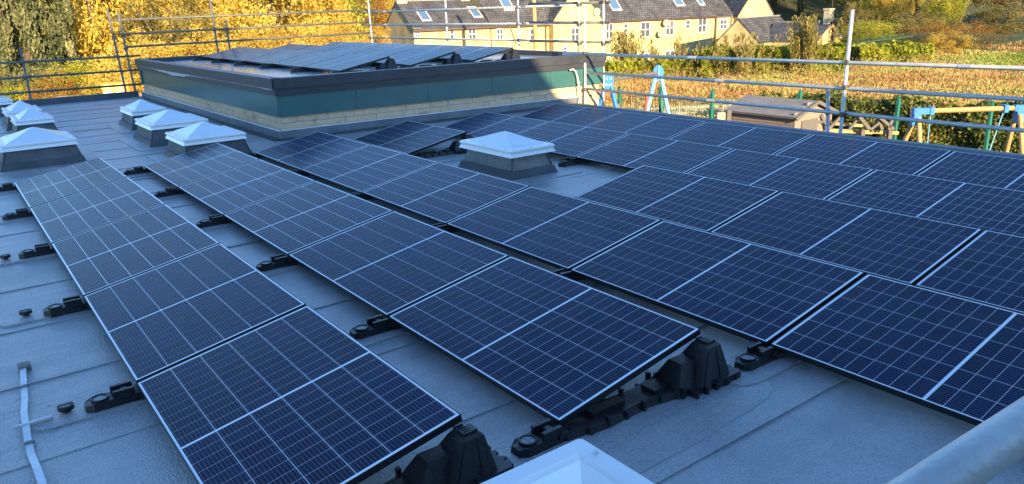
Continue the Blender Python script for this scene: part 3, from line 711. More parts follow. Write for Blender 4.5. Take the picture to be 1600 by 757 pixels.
# ------------------------------------------------------------------ added unseen block behind the viewer, shaped to shade the roof
shade_blk = empty('shade_block', (0, -14, -3)); tag(shade_blk, 'unseen block added behind the viewer to shade the roof', 'building')
prof = [(-10.5, 10.0), (-2.0, 10.2), (.5, 9.0), (2.0, 7.6), (4.0, 5.6), (6.0, 4.4), (9.0, 3.2), (12.0, 2.3)]  # outline chosen only for where the shade on the roof ends
b = MB(); np_ = len(prof)
for yy in (-6, 5): b.v += [(x, yy, z * 1.11 + 3) for x, z in prof] + [(12.0, yy, 0), (-10.5, yy, 0)]
m_ = np_ + 2; b.f += [tuple(range(m_)), tuple(reversed(range(m_, 2 * m_)))] + [(i, m_ + i, m_ + (i + 1) % m_, (i + 1) % m_) for i in range(m_)]
b.build('wall', 'wallr', shade_blk)
for i in range(4):  # windows on the added shade block
    for j in range(2):
        f = MB().bbox(-9 + i * 3.1, 5.0, 4.2 + j * 3.4, -7 + i * 3.1, 5.05, 5.7 + j * 3.4).build('window', 'win_w', shade_blk)
        MB().box(-8.9 + i * 3.1, 5.05, 4.3 + j * 3.4, -7.1 + i * 3.1, 5.06, 5.6 + j * 3.4).build('pane', 'glass', f)

# ------------------------------------------------------------------ cottages
def frame_at(u, v, dep, theta, z=None):
    p = at(u, v, dep); e = (p.x, p.y, p.z if z is None else z); return Vector(e), -YAW + R(theta)
def local(o, rz, u, v, y=0.):
    """where photo pixel (u, v) meets the vertical plane of a facade: local x and z"""
    ex = Vector((math.cos(rz), math.sin(rz), 0)); ey = Vector((-math.sin(rz), math.cos(rz), 0)); d = ray(u, v)
    t = ((o - CAM).dot(ey) + y) / d.dot(ey); p = CAM + d * t - o; return p.dot(ex), p.z
def wuv(co, n):
    if abs(n.z) > .25: return (co.x, co.y * 1.25) if abs(n.y) > abs(n.x) else (co.y, co.x * 1.25)
    return (co.x, co.z) if abs(n.y) > abs(n.x) else (co.y, co.z)
def gable_block(par, x0, x1, y0, y1, ze, zr, ridge='x', z0=0., oh=.12, th=.12, wall='house', roofm='slate', ov=.1):
    b = MB()
    if ridge == 'x':
        ym = (y0 + y1) / 2; v = [(x, y, z) for x in (x0, x1) for y, z in ((y0, z0), (y1, z0), (y1, ze), (ym, zr), (y0, ze))]
    else:
        xm = (x0 + x1) / 2; v = [(x, y, z) for y in (y1, y0) for x, z in ((x0, z0), (x1, z0), (x1, ze), (xm, zr), (x0, ze))]
    b.add(v, [(4, 3, 2, 1, 0), (5, 6, 7, 8, 9), (0, 1, 6, 5), (1, 2, 7, 6), (4, 0, 5, 9), (2, 3, 8, 7), (3, 4, 9, 8)])
    wl = b.build('wall', wall, par, uv=wuv)
    out = []
    for s in (-1, 1):
        b = MB()
        if ridge == 'x':
            ym = (y0 + y1) / 2; ye = y0 - oh if s < 0 else y1 + oh; sl = (zr - ze) / (ym - y0); zz = ze - sl * oh
            v = [(x, y, z + k) for k in (.02, .02 + th) for x, y, z in ((x0 - ov, ye, zz), (x1 + ov, ye, zz), (x1 + ov, ym, zr), (x0 - ov, ym, zr))]
        else:
            xm = (x0 + x1) / 2; xe = x0 - oh if s < 0 else x1 + oh; sl = (zr - ze) / (xm - x0); zz = ze - sl * oh
            v = [(x, y, z + k) for k in (.02, .02 + th) for x, y, z in ((xe, y0 - ov, zz), (xe, y1 + ov, zz), (xm, y1 + ov, zr), (xm, y0 - ov, zr))]
        b.add(v, [(0, 3, 2, 1), (4, 5, 6, 7), (0, 1, 5, 4), (1, 2, 6, 5), (2, 3, 7, 6), (3, 0, 4, 7)])
        out.append(b.build('roof', roofm, par, uv=wuv))
    # ridge tiles
    b = MB()
    if ridge == 'x': b.bar((x0 - ov, (y0 + y1) / 2, zr + th + .02), (x1 + ov, (y0 + y1) / 2, zr + th + .02), .22, .09)
    else: b.bar(((x0 + x1) / 2, y0 - ov, zr + th + .02), ((x0 + x1) / 2, y1 + ov, zr + th + .02), .22, .09)
    b.build('ridge', 'lead', par); return wl, out
def window(par, x, z, w, h, y=0., top='glass', low='glass', cols=2, rows=2):
    """x,z centre"""
    f = MB(); t = .07
    f.box(x - w / 2, y - .05, z - h / 2, x - w / 2 + t, y + .02, z + h / 2); f.box(x + w / 2 - t, y - .05, z - h / 2, x + w / 2, y + .02, z + h / 2)
    f.box(x - w / 2 + t, y - .05, z + h / 2 - t, x + w / 2 - t, y + .02, z + h / 2); f.box(x - w / 2 + t, y - .05, z - h / 2, x + w / 2 - t, y + .02, z - h / 2 + t)
    iw, ih = w - 2 * t, h - 2 * t
    for c in range(1, cols): xx = x - iw / 2 + iw * c / cols; f.box(xx - .04, y - .048, z - ih / 2, xx + .04, y + .02, z + ih / 2)
    for r_ in range(1, rows): zz = z - ih / 2 + ih * r_ / rows; f.box(x - iw / 2, y - .046, zz - .035, x + iw / 2, y + .02, zz + .035)
    fr = f.build('window', 'win_w', par)
    for c in range(cols):
        for r_ in range(rows):
            MB().box(x - iw / 2 + iw * c / cols, y - .02, z - ih / 2 + ih * r_ / rows, x - iw / 2 + iw * (c + 1) / cols, y - .012, z - ih / 2 + ih * (r_ + 1) / rows).build('pane', top if r_ == rows - 1 else low, fr)
    MB().box(x - w / 2 - .12, y - .03, z + h / 2, x + w / 2 + .12, y + .02, z + h / 2 + .2).build('lintel', 'house_q', par)
    MB().box(x - w / 2 - .1, y - .10, z - h / 2 - .12, x + w / 2 + .1, y + .02, z - h / 2).build('sill', 'house_q', par)
def win_px(par, o, rz, u0, v0, u1, v1, y=0., **k):
    a = local(o, rz, u0, v0, y); c = local(o, rz, u1, v1, y)
    window(par, (a[0] + c[0]) / 2, (a[1] + c[1]) / 2, max(.45, c[0] - a[0]), a[1] - c[1], y, **k)
def rooflight(par, x, y, ze_fn, wd, ln, sl, lean=1):
    """on the front slope: x,y of its lower edge"""
    z = ze_fn(y); b = MB()
    def sheet(x0, x1, y0, y1, k0, k1):
        return [(xx, yy, ze_fn(yy) + k) for k in (k0, k1) for xx, yy in ((x0, y0), (x1, y0), (x1, y1), (x0, y1))]
    F = [(0, 3, 2, 1), (4, 5, 6, 7), (0, 1, 5, 4), (1, 2, 6, 5), (2, 3, 7, 6), (3, 0, 4, 7)]
    b.add(sheet(x, x + wd, y, y + ln, .12, .20), F); f = b.build('roof_window', 'win_w', par)
    b = MB(); b.add(sheet(x + .09, x + wd - .09, y + .09, y + ln - .09, .195, .215), F); b.build('pane', 'rooflight', f)

TH = 28
o1, rz1 = frame_at(647, 60, 70, TH, z=-4.1)
ter = empty('terrace_cottages', o1, rz1); tag(ter, 'long terrace of sandstone cottages with slate roofs and white windows beyond the meadow', 'terrace')
def lx(u, v=45): return local(o1, rz1, u, v)[0]
ZE = local(o1, rz1, 647, 47)[1]
gable_block(ter, 0, lx(766), 0, 7.6, ZE, ZE + 2.35, oh=.25)
x2 = lx(936, 30); x3 = lx(1117, 28)
zE2 = ZE + .05
gable_block(ter, lx(766) + .12, x3, .02, 9.4, zE2, zE2 + 4.6, oh=.25)
# cross gable in front of the long roof
g0, g1 = lx(857, 36), lx(932, 30)
gable_block(ter, g0, g1, -.9, 5.2, zE2 + .15, zE2 + 3.4, ridge='y', oh=.05, ov=.02)
# gutters and pipes
for a, c, y in ((0, g0 - .05, -.30), (g1 + .05, x3, -.28)):
    MB().box(a, y - .06, ZE - .16, c, y + .05, ZE - .05).build('gutter', 'pipe', ter)
for u in (852, 1117):
    x = lx(u); MB().tube((x, -.12, 0), (x, -.12, ZE - .1), .06, 8).build('downpipe', 'pipe', ter)
xx = lx(722); MB().tube((xx, -.1, 0), (xx, -.1, ZE - .1), .05, 8).build('downpipe', 'pipe', ter)
for q in ((647, 48, 657, 59), (702, 46, 710, 62), (731, 45, 744, 62), (775, 45, 786, 63), (827, 45, 834, 64)):
    win_px(ter, o1, rz1, *q, cols=1 if q[0] in (702, 827) else 2)
win_px(ter, o1, rz1, 892, 44, 905, 64, y=-.9)
win_px(ter, o1, rz1, 879, 73, 886, 85, y=-.9, cols=1)
for q, k in (((946, 37, 957, 61), {}), ((974, 37, 981, 52), dict(cols=1)), ((1001, 35, 1015, 58), {}), ((1040, 32, 1052, 55), dict(top='redglass')), ((1071, 32, 1078, 45), dict(cols=1)), ((1091, 29, 1103, 51), {}),
             ((998, 84, 1014, 97), {}), ((1039, 80, 1054, 95), {}), ((1085, 76, 1092, 92), dict(cols=1))):
    win_px(ter, o1, rz1, *q, **k)
for u, v in ((1028, 53), (1036, 36)):
    x, z = local(o1, rz1, u, v); b = MB(); n = 16
    v_ = [(x, -.35, z)] + [(x + .42 * math.cos(2 * math.pi * i / n), -.5, z + .36 * math.sin(2 * math.pi * i / n)) for i in range(n)]
    b.add(v_, [(0, 1 + i, 1 + (i + 1) % n) for i in range(n)] + [(1 + i, 0, 1 + (i + 1) % n) for i in range(0)]); b.bar((x, -.35, z - .1), (x, 0, z - .2), .05, .05); b.build('satellite_dish', 'dish', ter)
x, z = local(o1, rz1, 931, 19, -.9); MB().tube((x, -1.1, z), (x, -.98, z), .38, 16).build('round_lamp', 'house_q', ter)
f1 = lambda y: ZE + 2.35 * y / 3.8; f2 = lambda y: zE2 + 4.6 * (y - .02) / 4.7
rooflight(ter, lx(660, 45) + .4, .9, f1, .95, 1.5, 1); rooflight(ter, lx(748, 45) + .1, 1.1, f1, .95, 1.5, 1)
rooflight(ter, lx(803, 45) - .3, 1.2, f2, 1.1, 2.4, 1); rooflight(ter, lx(962, 30) + .2, .8, f2, 1.2, 2.2, 1); rooflight(ter, lx(1064, 30) + .2, 1.0, f2, 1.2, 2.2, 1); rooflight(ter, lx(1098, 30) + .4, 1.0, f2, .8, 2.2, 1)
# chimneys
for u, y, w_, h_, zb in ((603, 3.8, 1.0, 2.0, ZE + 2.0), (776, 3.9, .9, 1.4, ZE + 2.1)):
    x = .45 if u == 603 else lx(760) - .3
    c = MB().bbox(x - w_ / 2, y - .35, zb, x + w_ / 2, y + .35, zb + h_, .03).build('chimney', 'house_q', ter)
    MB().bbox(x - w_ / 2 - .07, y - .42, zb + h_, x + w_ / 2 + .07, y + .42, zb + h_ + .14, .03).build('cap', 'house_q', c)
    for s in (-.25, .25): MB().tube((x + s, y, zb + h_ + .14), (x + s, y, zb + h_ + .5), .12, 8, .1).build('chimney_pot', 'pipe', c)
# the house with the tall gable right of the terrace
o2, rz2 = frame_at(1119, 60, 88.5, 20, z=-4.2)
h2 = empty('gabled_house', o2, rz2); tag(h2, 'sandstone house with a tall sunlit gable at the right end of the terrace', 'house')
l2 = lambda u, v=30, y=0.: local(o2, rz2, u, v, y)[0]
ze2 = local(o2, rz2, 1130, 27)[1]
gable_block(h2, 0, l2(1146), 0, 6, ze2, ze2 + 2.3, oh=.1)
gable_block(h2, l2(1146) + .02, l2(1200), -.8, 9, ze2 + .1, ze2 + 3.3, ridge='y', oh=.1)
win_px(h2, o2, rz2, 1125, 31, 1135, 46)
MB().tube((l2(1142), -.1, 0), (l2(1142), -.1, ze2), .06, 8).build('downpipe', 'pipe', h2)
# low cottage with twin gables in front
o3, rz3 = frame_at(1118, 70, 76, 0, z=-4.3)
cA = empty('low_cottage', o3, -YAW + R(-33)); tag(cA, 'low cottage whose left gable stands before the tall gabled house', 'cottage')
# its gable end faces left towards the viewer: ridge runs away to the right
def ax(o, rz, u, v): return local(o, rz, u, v)
rzA = -YAW + R(-44); pA0 = at(1118, 70, 77); oA = Vector((pA0.x, pA0.y, -4.3)); cA.location = oA; cA.rotation_euler = (0, 0, rzA)
wA = local(oA, rzA, 1187, 68)[0]; zeA = local(oA, rzA, 1187, 68)[1]; zrA = local(oA, rzA, 1152, 31)[1]
gable_block(cA, 0, wA, 0, 8.6, zeA, zrA, ridge='y', oh=.08, ov=.06)
MB().box(wA - .1, 3.2, zeA, wA + .16, 3.4, zeA + .2).build('eave_block', 'house_q', cA)
rzB = -YAW + R(42); pB0 = at(1276, 66, 72); oB = Vector((pB0.x, pB0.y, -4.2))
cB = empty('low_cottage', oB, rzB); tag(cB, 'small cottage with a chimney on its sunlit right-hand gable', 'cottage')
wB = local(oB, rzB, 1319, 62)[0]; zeB = local(oB, rzB, 1276, 66)[1]; zrB = local(oB, rzB, 1300, 36)[1]
gable_block(cB, 0, wB, 0, 5.6, zeB, zrB, ridge='y', oh=.08, ov=.06)
c = MB().bbox(wB / 2 - .45, .1, zrB - .5, wB / 2 + .4, .7, zrB + 1.15, .03).build('chimney', 'house_q', cB)
MB().bbox(wB / 2 - .52, .03, zrB + 1.15, wB / 2 + .47, .77, zrB + 1.3, .03).build('cap', 'house_q', c)
MB().tube((wB / 2 + .1, -.09, 0), (wB / 2 + .1, -.09, zrB - .4), .07, 8).build('downpipe', 'pipe', cB)
MB().tube((wB / 2 + .55, .4, zrB - .4), (wB / 2 + .55, .4, zrB + 2.2), .03, 6).build('aerial_mast', 'pipe', cB)
# stone coping strip across the join of the two roofs and the pale wall below
oC = at(1190, 66, 75.2)
st = empty('lean_to_wall', (oC.x, oC.y, -4.2), -YAW + R(4)); tag(st, 'low pale wall joining the two low cottages under their eaves', 'wall')
MB().box(0, 0, 0, 5.6, .4, 1.9).build('wall', 'house', st, uv=wuv); MB().box(-.1, -.1, 1.9, 5.7, .5, 2.02).build('wall_coping', 'house_q', st)

# wooden pole before the terrace
p = at(838, 60, 58); e = empty('utility_pole', (p.x, p.y, -4.1)); tag(e, 'wooden utility pole with a yellow plate in front of the terrace', 'pole')
MB().tube((0, 0, 0), (-.25, 0, 10.5), .17, 12, .14).build('pole', 'pine', e); b = MB(); b.tube((-.05, -.0, 2.55), (-.06, 0, 3.1), .18, 10); b.build('plate', 'cream', e)

# ------------------------------------------------------------------ playground
def place(u, v, dep, z): p = at(u, v, dep); return Vector((p.x, p.y, z))
# pair of smiling swing ends with a beam between
hl = at(950, 126, 26.5); hr = at(1028.5, 114, 28.6)
sw = empty('swing_frame', (hl.x, hl.y, -3)); tag(sw, 'blue swing frame with round smiling heads on its two A-shaped ends', 'swing')
dl = Vector((0, 0, hl.z + 3)); dr = Vector((hr.x - hl.x, hr.y - hl.y, hr.z + 3)); bd = (dr - dl); bd.z = 0; bd.normalize(); pp = Vector((bd.y, -bd.x, 0))
MB().tube(dl + bd * .05, dr - bd * .05, .055, 10).build('beam', 'greywood', sw)
for (c, m1, nm) in ((dl, 'blue', 'left'), (dr, 'lblue', 'right')):
    for s in (-1, 1):
        b = MB(); foot = Vector((c.x, c.y, 0)) + RH * s * .66; b.tube(c + Vector((0, 0, -.1)) + RH * s * .09, foot, .085, 10, .075); b.build('leg', m1, sw)
    # flat oval head facing the viewer
    n = 24; b = MB(); rx_, rz_ = .19, .28
    for yy in (-.06, .06): b.v += [tuple(c + RH * rx_ * math.cos(2 * math.pi * i / n) + Vector((0, 0, rz_ * math.sin(2 * math.pi * i / n))) + FH * yy) for i in range(n)]
    b.f += [tuple(range(n)), tuple(reversed(range(n, 2 * n)))] + [(i, n + i, n + (i + 1) % n, (i + 1) % n) for i in range(n)]
    hd = b.build('head', 'blue', sw)
    if nm == 'left':
        for s in (-.055, .085):
            b = MB(); q = c + RH * s + Vector((0, 0, .06)) - FH * .065; b.tube(q, q - FH * .012, .028, 10); b.build('eye', 'white', hd)
        b = MB(); b.path([c + RH * .12 * math.sin(a) + Vector((0, 0, -.05 - .11 * math.cos(a))) - FH * .072 for a in np.linspace(-1.1, 1.1, 9)], [.008, .018, .026, .03, .03, .03, .026, .018, .008], 6); b.build('smile', 'white', hd)
    else:
        b = MB(); b.box(-.03, -.02, -.2, .03, .02, .26); o = b.build('head_rib', 'lblue', sw); o.location = c - FH * .08
for (u0, v0, u1, v1, m, lab) in ((1011, 150, 1003, 180, 'red', 'thin red leaning bar left of the paler swing end'), (966, 163, 971, 182, 'red', 'thin red bar beside the left swing end')):
    a = place(u0, v0, 28, 0); z_ = at(u0, v0, 28).z; z2 = -3.; c2 = place(u1, v1, 28, z2); e = MB(); e.tube((0, 0, 0), Vector((a.x - c2.x, a.y - c2.y, z_ - z2)), .05, 8); o = e.build('climbing_bar', m); o.location = c2; tag(o, lab, 'bar')
p = place(1035, 120, 29.2, -3); o = MB().tube((0, 0, 0), (-.05, 0, 2.0), .09, 8).build('fence_post', 'gpost'); o.location = p; tag(o, 'dark green post seen behind the legs of the paler swing end', 'post', 'green posts of the playground fence')
# green fence posts and mesh between
FP = [(968, 30.2, 'just right of the smiling swing head'), (1113, 28.3, 'left of the shed'), (1250, 27.2, 'hidden low behind the shed'), (1405, 24.2, 'against the dark hedge'), (1552, 22.6, 'behind the rope of the timber swing')]
fpos = []
for u, dep, lab in FP:
    q = place(u, 150, dep, -3.); fpos.append(q); e = empty('fence_post', q); tag(e, 'green fence post ' + lab, 'post', 'green posts of the playground fence')
    b = MB(); b.bbox(-.06, -.05, 0, .06, .05, 1.78, .01); b.build('post', 'gpost', e); b = MB(); b.frus((-.075, -.065, .075, .065, 1.70), (-.02, -.02, .02, .02, 1.95)); b.build('cap', 'gpost', e)
for k in range(2):
    a, c = fpos[k], fpos[k + 1]; d = c - a; n = int(d.length / .09); b = MB()
    for i in range(n): q = d * (i / n); b.bar((q.x, q.y, .05), (q.x, q.y, 1.6), .012, .012)
    for z in (.1, .6, 1.1, 1.6): b.bar((0, 0, z), (d.x, d.y, z), .02, .02)
    o = b.build('mesh_fence_panel', 'gpost'); o.location = a; tag(o, 'green wire fence panel ' + ('behind the swings', 'just left of the shed', 'behind the shed and timber frame', 'in front of the dark hedge behind the timber swing')[k], 'fence')
# low wall behind the swings
p = at(955, 158, 33); e = empty('low_wall', (p.x, p.y, -3), -YAW + R(4)); tag(e, 'low pale concrete wall on the ground behind the swings', 'wall')
b = MB(); b.box(0, 0, 0, 7.5, .4, .62); b.build('wall', 'concrete', e); b = MB(); b.box(-.05, -.05, .62, 7.55, .45, .70); b.build('wall_coping', 'house_q', e)
# shed
oS, rzS = frame_at(1141, 164, 23.7, -54, z=-3)
sh = empty('garden_shed', oS, rzS); tag(sh, 'small weathered timber shed with a grey felt pitched roof', 'shed')
Ls, Ws = 2.25, 1.85; zE_, zR_ = 1.79, 2.12
b = MB(); v = [(x, y, z) for x in (0.03, Ls - .03) for y, z in ((.03, 0), (Ws - .03, 0), (Ws - .03, zE_ - .02), (Ws / 2, zR_ - .03), (.03, zE_ - .02))]
b.add(v, [(4, 3, 2, 1, 0), (5, 6, 7, 8, 9), (0, 1, 6, 5), (1, 2, 7, 6), (4, 0, 5, 9), (2, 3, 8, 7), (3, 4, 9, 8)]); b.build('inner_wall', 'shedwood', sh)
n = 14
for i in range(n):
    z0 = i * zE_ / n; b = MB(); b.add([(0, -.012, z0), (Ls * .98, -.012, z0), (Ls * .98, .004, z0 + zE_ / n), (0, .004, z0 + zE_ / n), (0, .03, z0), (Ls * .98, .03, z0), (Ls * .98, .03, z0 + zE_ / n), (0, .03, z0 + zE_ / n)],
        [(0, 1, 2, 3), (7, 6, 5, 4), (0, 4, 5, 1), (3, 2, 6, 7), (0, 3, 7, 4), (1, 5, 6, 2)]); b.build('plank', 'shedwood', sh)
for i in range(18):
    z0 = i * zR_ / 18; z1_ = z0 + zR_ / 18
    hw_ = Ws / 2 if z0 < zE_ else max(.03, Ws / 2 * (zR_ - z0) / (zR_ - zE_))
    MB().box(Ls - .03, Ws / 2 - hw_, z0 + .004, Ls + .006 + .006 * (i % 2), Ws / 2 + hw_, z1_).build('plank', 'shedwood', sh)
MB().box(Ls + .012, .35, .05, Ls + .04, 1.15, 1.62).build('door', 'greywood', sh)
for y_ in (0, Ws - .05): MB().box(Ls - .0, y_, 0, Ls + .035, y_ + .06, zE_).build('corner_batten', 'shedwood', sh)
for s in (0, 1):
    b = MB(); y0 = -.12 if s == 0 else Ws + .12; z0 = zE_ - .06
    v = [(x, y, z + k) for k in (0, .035) for x, y, z in ((-.14, y0, z0), (Ls + .14, y0, z0), (Ls + .14, Ws / 2, zR_), (-.14, Ws / 2, zR_))]
    b.add(v, [(0, 3, 2, 1), (4, 5, 6, 7), (0, 1, 5, 4), (1, 2, 6, 5), (2, 3, 7, 6), (3, 0, 4, 7)]); b.build('roof', 'felt', sh)
    b = MB(); b.bar((Ls + .155, y0, z0 - .01), (Ls + .155, Ws / 2, zR_ - .0), .03, .10); b.build('barge_board', 'greywood', sh)
    if s == 0:
        for f in (.0, .5): b = MB(); yy = y0 + (Ws / 2 - y0) * f; zz = z0 + (zR_ - z0) * f; b.box(-.14, yy - .01, zz + .03, Ls + .14, yy + .02, zz + .055 + .01 * f); b.build('felt_lap', 'greywood', sh)
p = place(1127, 170, 23.3, -3); o = MB().bbox(-.14, -.1, 0, .14, .1, 1.78, .02).build('timber_board', 'cream'); o.location = p; o.rotation_euler = (0, 0, -YAW); o.data.materials[0] = MT['house_q']; tag(o, 'pale upright board standing just left of the shed', 'board')
p = place(1139, 170, 23.2, -3); o = MB().bbox(-.07, -.07, 0, .07, .07, 1.86, .01).build('timber_post', 'greywood'); o.location = p; o.rotation_euler = (0, 0, -YAW); tag(o, 'grey timber post between the pale board and the shed', 'post')
# crossed timber frame
oT, rzT = frame_at(1275, 195, 22.6, 4, z=-3)
tf = empty('timber_climbing_frame', oT, rzT); tag(tf, 'weathered timber climbing frame with crossed grey beams between the shed and the timber swing', 'climbing frame')
def tl(u, v, y=0): a = local(oT, rzT, u, v, y); return a
for (u0, v0, u1, v1, y_, w_, m) in ((1272, 203, 1362, 207, .5, .15, 'pine'), (1360, 206, 1403, 208, .5, .13, 'pine'), (1285, 192, 1352, 197, .6, .12, 'pine'), (1268, 192, 1290, 190, 0, .10, 'greywood'),
        (1283, 180, 1296, 203, 0, .13, 'greywood'), (1296, 200, 1312, 184, .1, .12, 'greywood'), (1326, 203, 1340, 186, .1, .1, 'greywood'), (1343, 183, 1358, 202, 0, .14, 'greywood'), (1372, 182, 1396, 202, 0, .12, 'greywood'),
        (1378, 203, 1372, 186, .1, .12, 'greywood'), (1360, 203, 1376, 190, .1, .1, 'greywood'), (1388, 203, 1394, 186, 0, .12, 'greywood')):
    a = tl(u0, v0, y_); c = tl(u1, v1, y_); MB().bar((a[0], y_, a[1]), (c[0], y_, c[1]), w_ * .72, w_ * .72).build('beam', m, tf)
for u in (1290, 1348, 1391): a = tl(u, 200, .3)[0]; MB().bar((a, .3, 0), (a, .3, 1.15), .12, .12).build('post', 'greywood', tf)
# timber swing at the right
sL = at(1434, 174, 18.4); sR = at(1592, 169, 18.4)
ts = empty('timber_swing', (sL.x, sL.y, -3)); tag(ts, 'timber swing with bright blue corner brackets and a yellow pine beam', 'swing')
q0 = Vector((0, 0, sL.z + 3)); q1 = Vector((sR.x - sL.x, sR.y - sL.y, sR.z + 3)); bd = (q1 - q0); bl = bd.length; bd.normalize()
MB().tube(q0, q1 + bd * .3, .062, 12).build('beam', 'pine', ts)
for c, sgn in ((q0, 1), (q1, -1)):
    nrm = Vector((-bd.y, bd.x, 0))
    for s in (-1, 1): b = MB(); f = Vector((c.x, c.y, 0)) + nrm * s * .8 - bd * .28 * sgn * (1 if s > 0 else .1); b.tube(c - Vector((0, 0, .15)) + nrm * s * .08, f, .058, 10); b.build('leg', 'pine', ts)
    MB().bar(c - bd * .12, c + bd * (.30 if sgn > 0 else .2), .145, .145).build('bracket', 'blue', ts); MB().bar(c + Vector((0, 0, .04)), c - Vector((0, 0, .34)) - bd * .06 * sgn, .165, .165).build('bracket', 'blue', ts)
for t, dx, nm in ((.13, .03, 0), (.86, -.32, 1)):
    a = q0 + bd * bl * t; b = MB(); b.path([a, a + Vector((0, 0, -.9)) + RH * dx * .6, a + Vector((0, 0, -1.75)) + RH * dx], .014, 6); b.build('rope', 'lblue', ts); MB().bar(a - bd * .05, a + bd * .05, .18, .18).build('hanger', 'blue', ts)

# things behind the far left kerb
p = at(85, 151, 31.5); e = empty('garden_wall', (p.x, p.y, -3), -YAW + R(3)); tag(e, 'low sunlit stone garden wall beyond the far kerb', 'wall')
ztop = at(130, 151, 31.5).z
MB().box(0, 0, 0, 3.3, .5, ztop + 3 - .1).build('wall', 'drywall', e); MB().box(-.05, -.05, ztop + 3 - .1, 3.35, .55, ztop + 3).build('wall_coping', 'house_q', e)
p = at(161, 152, 30.6); zc = at(161, 155, 30.6).z
e = empty('planter_box', (p.x, p.y, -3.0), -YAW); tag(e, 'bright orange and cream panelled box in the sun beyond the far kerb', 'box')
MB().box(0, 0, 0, 1.2, .6, zc + 3).build('base', 'concrete', e); MB().bbox(0, 0, zc + 3, 1.05, .6, zc + 3.62, .03).build('body', 'orange', e)
for i in range(2):
    for j in range(2): MB().bbox(.06 + i * .45, -.03, zc + 3.04 + j * .28, .46 + i * .45, .03, zc + 3.28 + j * .28, .05).build('panel', 'cream' if j else 'white', e)

# ------------------------------------------------------------------ plants
def crown(name, n, size, leaf, m, seed, shape=(1, 1, 1), clumps=70, spread=.22, fill=.55, conic=False, lenx=1.):
    r = np.random.default_rng(seed); u = r.normal(size=(clumps, 3)); u /= np.linalg.norm(u, axis=1)[:, None]
    rad = r.uniform(fill, 1, clumps) ** .6; c = u * rad[:, None]; c[:, 2] *= .9
    c *= 1 + .18 * np.sin(3 * u[:, [1]] * 2 + seed) + .12 * r.normal(size=(clumps, 1))
    if conic: t = np.clip((c[:, 2] + 1) / 2, 0, 1); c[:, :2] *= (1.15 - .85 * t)[:, None]
    k = r.integers(0, clumps, n); sp = spread * r.uniform(.5, 1.3, clumps)
    p = c[k] + r.normal(size=(n, 3)) * sp[k][:, None] * .62
    p *= np.array(shape) * size
    ax = r.normal(size=(n, 3)); ax /= np.linalg.norm(ax, axis=1)[:, None]; t = r.normal(size=(n, 3)); ay = np.cross(ax, t); ay /= np.linalg.norm(ay, axis=1)[:, None]
    s = leaf * np.clip(np.exp(r.normal(-.38, .38, (n, 1))), .25, 1.15) / 2
    rnd = np.clip(.5 + .2 * r.normal(size=clumps)[k] + .09 * r.normal(size=n), 0.02, .98)
    return quads(name, p, ax * s * 1.25 * lenx, ay * s * .8, rnd, m)
def leafmat(key, ramp, tr=.38, rough=.6): MT[key] = mat(key, ramp[0], rough, attr=ramp, trans=tr, spec=.3)
leafmat('lf_yellow', [(.36, .23, .03), (.60, .42, .06), (.70, .52, .11), (.50, .45, .08)])
leafmat('lf_gold', [(.32, .18, .025), (.54, .35, .05), (.66, .46, .09), (.56, .46, .10)])
leafmat('lf_rust', [(.16, .07, .02), (.32, .14, .03), (.44, .24, .05), (.34, .28, .06)])
leafmat('lf_ygreen', [(.14, .16, .02), (.32, .32, .03), (.48, .44, .05), (.6, .50, .08)])
leafmat('lf_green', [(.03, .06, .012), (.07, .12, .02), (.14, .18, .03), (.26, .26, .04)])
leafmat('lf_conifer', [(.02, .035, .015), (.07, .085, .03), (.16, .165, .07), (.26, .24, .11)], tr=.1)
leafmat('lf_olive', [(.08, .07, .02), (.18, .15, .035), (.30, .24, .06), (.38, .32, .10)])
leafmat('lf_hedge', [(.03, .05, .015), (.10, .13, .03), (.22, .22, .05), (.50, .24, .06)], tr=.25)
leafmat('lf_bhedge', [(.10, .12, .015), (.26, .30, .03), (.42, .42, .05), (.55, .46, .08)])
leafmat('gr_dry', [(.15, .08, .035), (.32, .16, .06), (.50, .28, .10), (.60, .42, .16), (.48, .43, .13), (.30, .36, .07), (.24, .38, .04)], tr=.3)
CR = {k: crown('crown', n, 1.0, lf, m, sd, clumps=cl, spread=sp) for k, n, lf, m, sd, cl, sp in (
    ('yellow', 30000, .030, 'lf_yellow', 1, 150, .17), ('gold', 28000, .030, 'lf_gold', 2, 130, .18), ('rust', 13000, .030, 'lf_rust', 3, 110, .16),
    ('ygreen', 20000, .034, 'lf_ygreen', 4, 120, .18), ('green', 18000, .036, 'lf_green', 5, 110, .18), ('olive', 16000, .032, 'lf_olive', 6, 120, .16))}
CR['conifer'] = crown('crown', 40000, 1.0, .036, 'lf_conifer', 9, clumps=240, spread=.12, fill=.5, lenx=1.3)
def limbs(h, seed, r0=.25, spread=.9, n=7):
    r = random.Random(seed); b = MB(); top = h * .62
    b.path([(0, 0, 0), (.06 * h * .2, .02, top * .4), (-.03 * h * .3, .05, top * .75), (.05, -.03, h * .92)], [r0, r0 * .8, r0 * .55, r0 * .12], 9)
    for i in range(n):
        z = h * r.uniform(.25, .7); a = r.uniform(0, 6.28); L_ = spread * h * r.uniform(.22, .40)
        p1 = (math.cos(a) * L_ * .5, math.sin(a) * L_ * .5, z + L_ * .45); p2 = (math.cos(a + .3) * L_, math.sin(a + .3) * L_, z + L_ * .95)
        b.path([(0, 0, z), p1, p2], [r0 * .38, r0 * .24, r0 * .07], 6)
    return b
TRK = {}
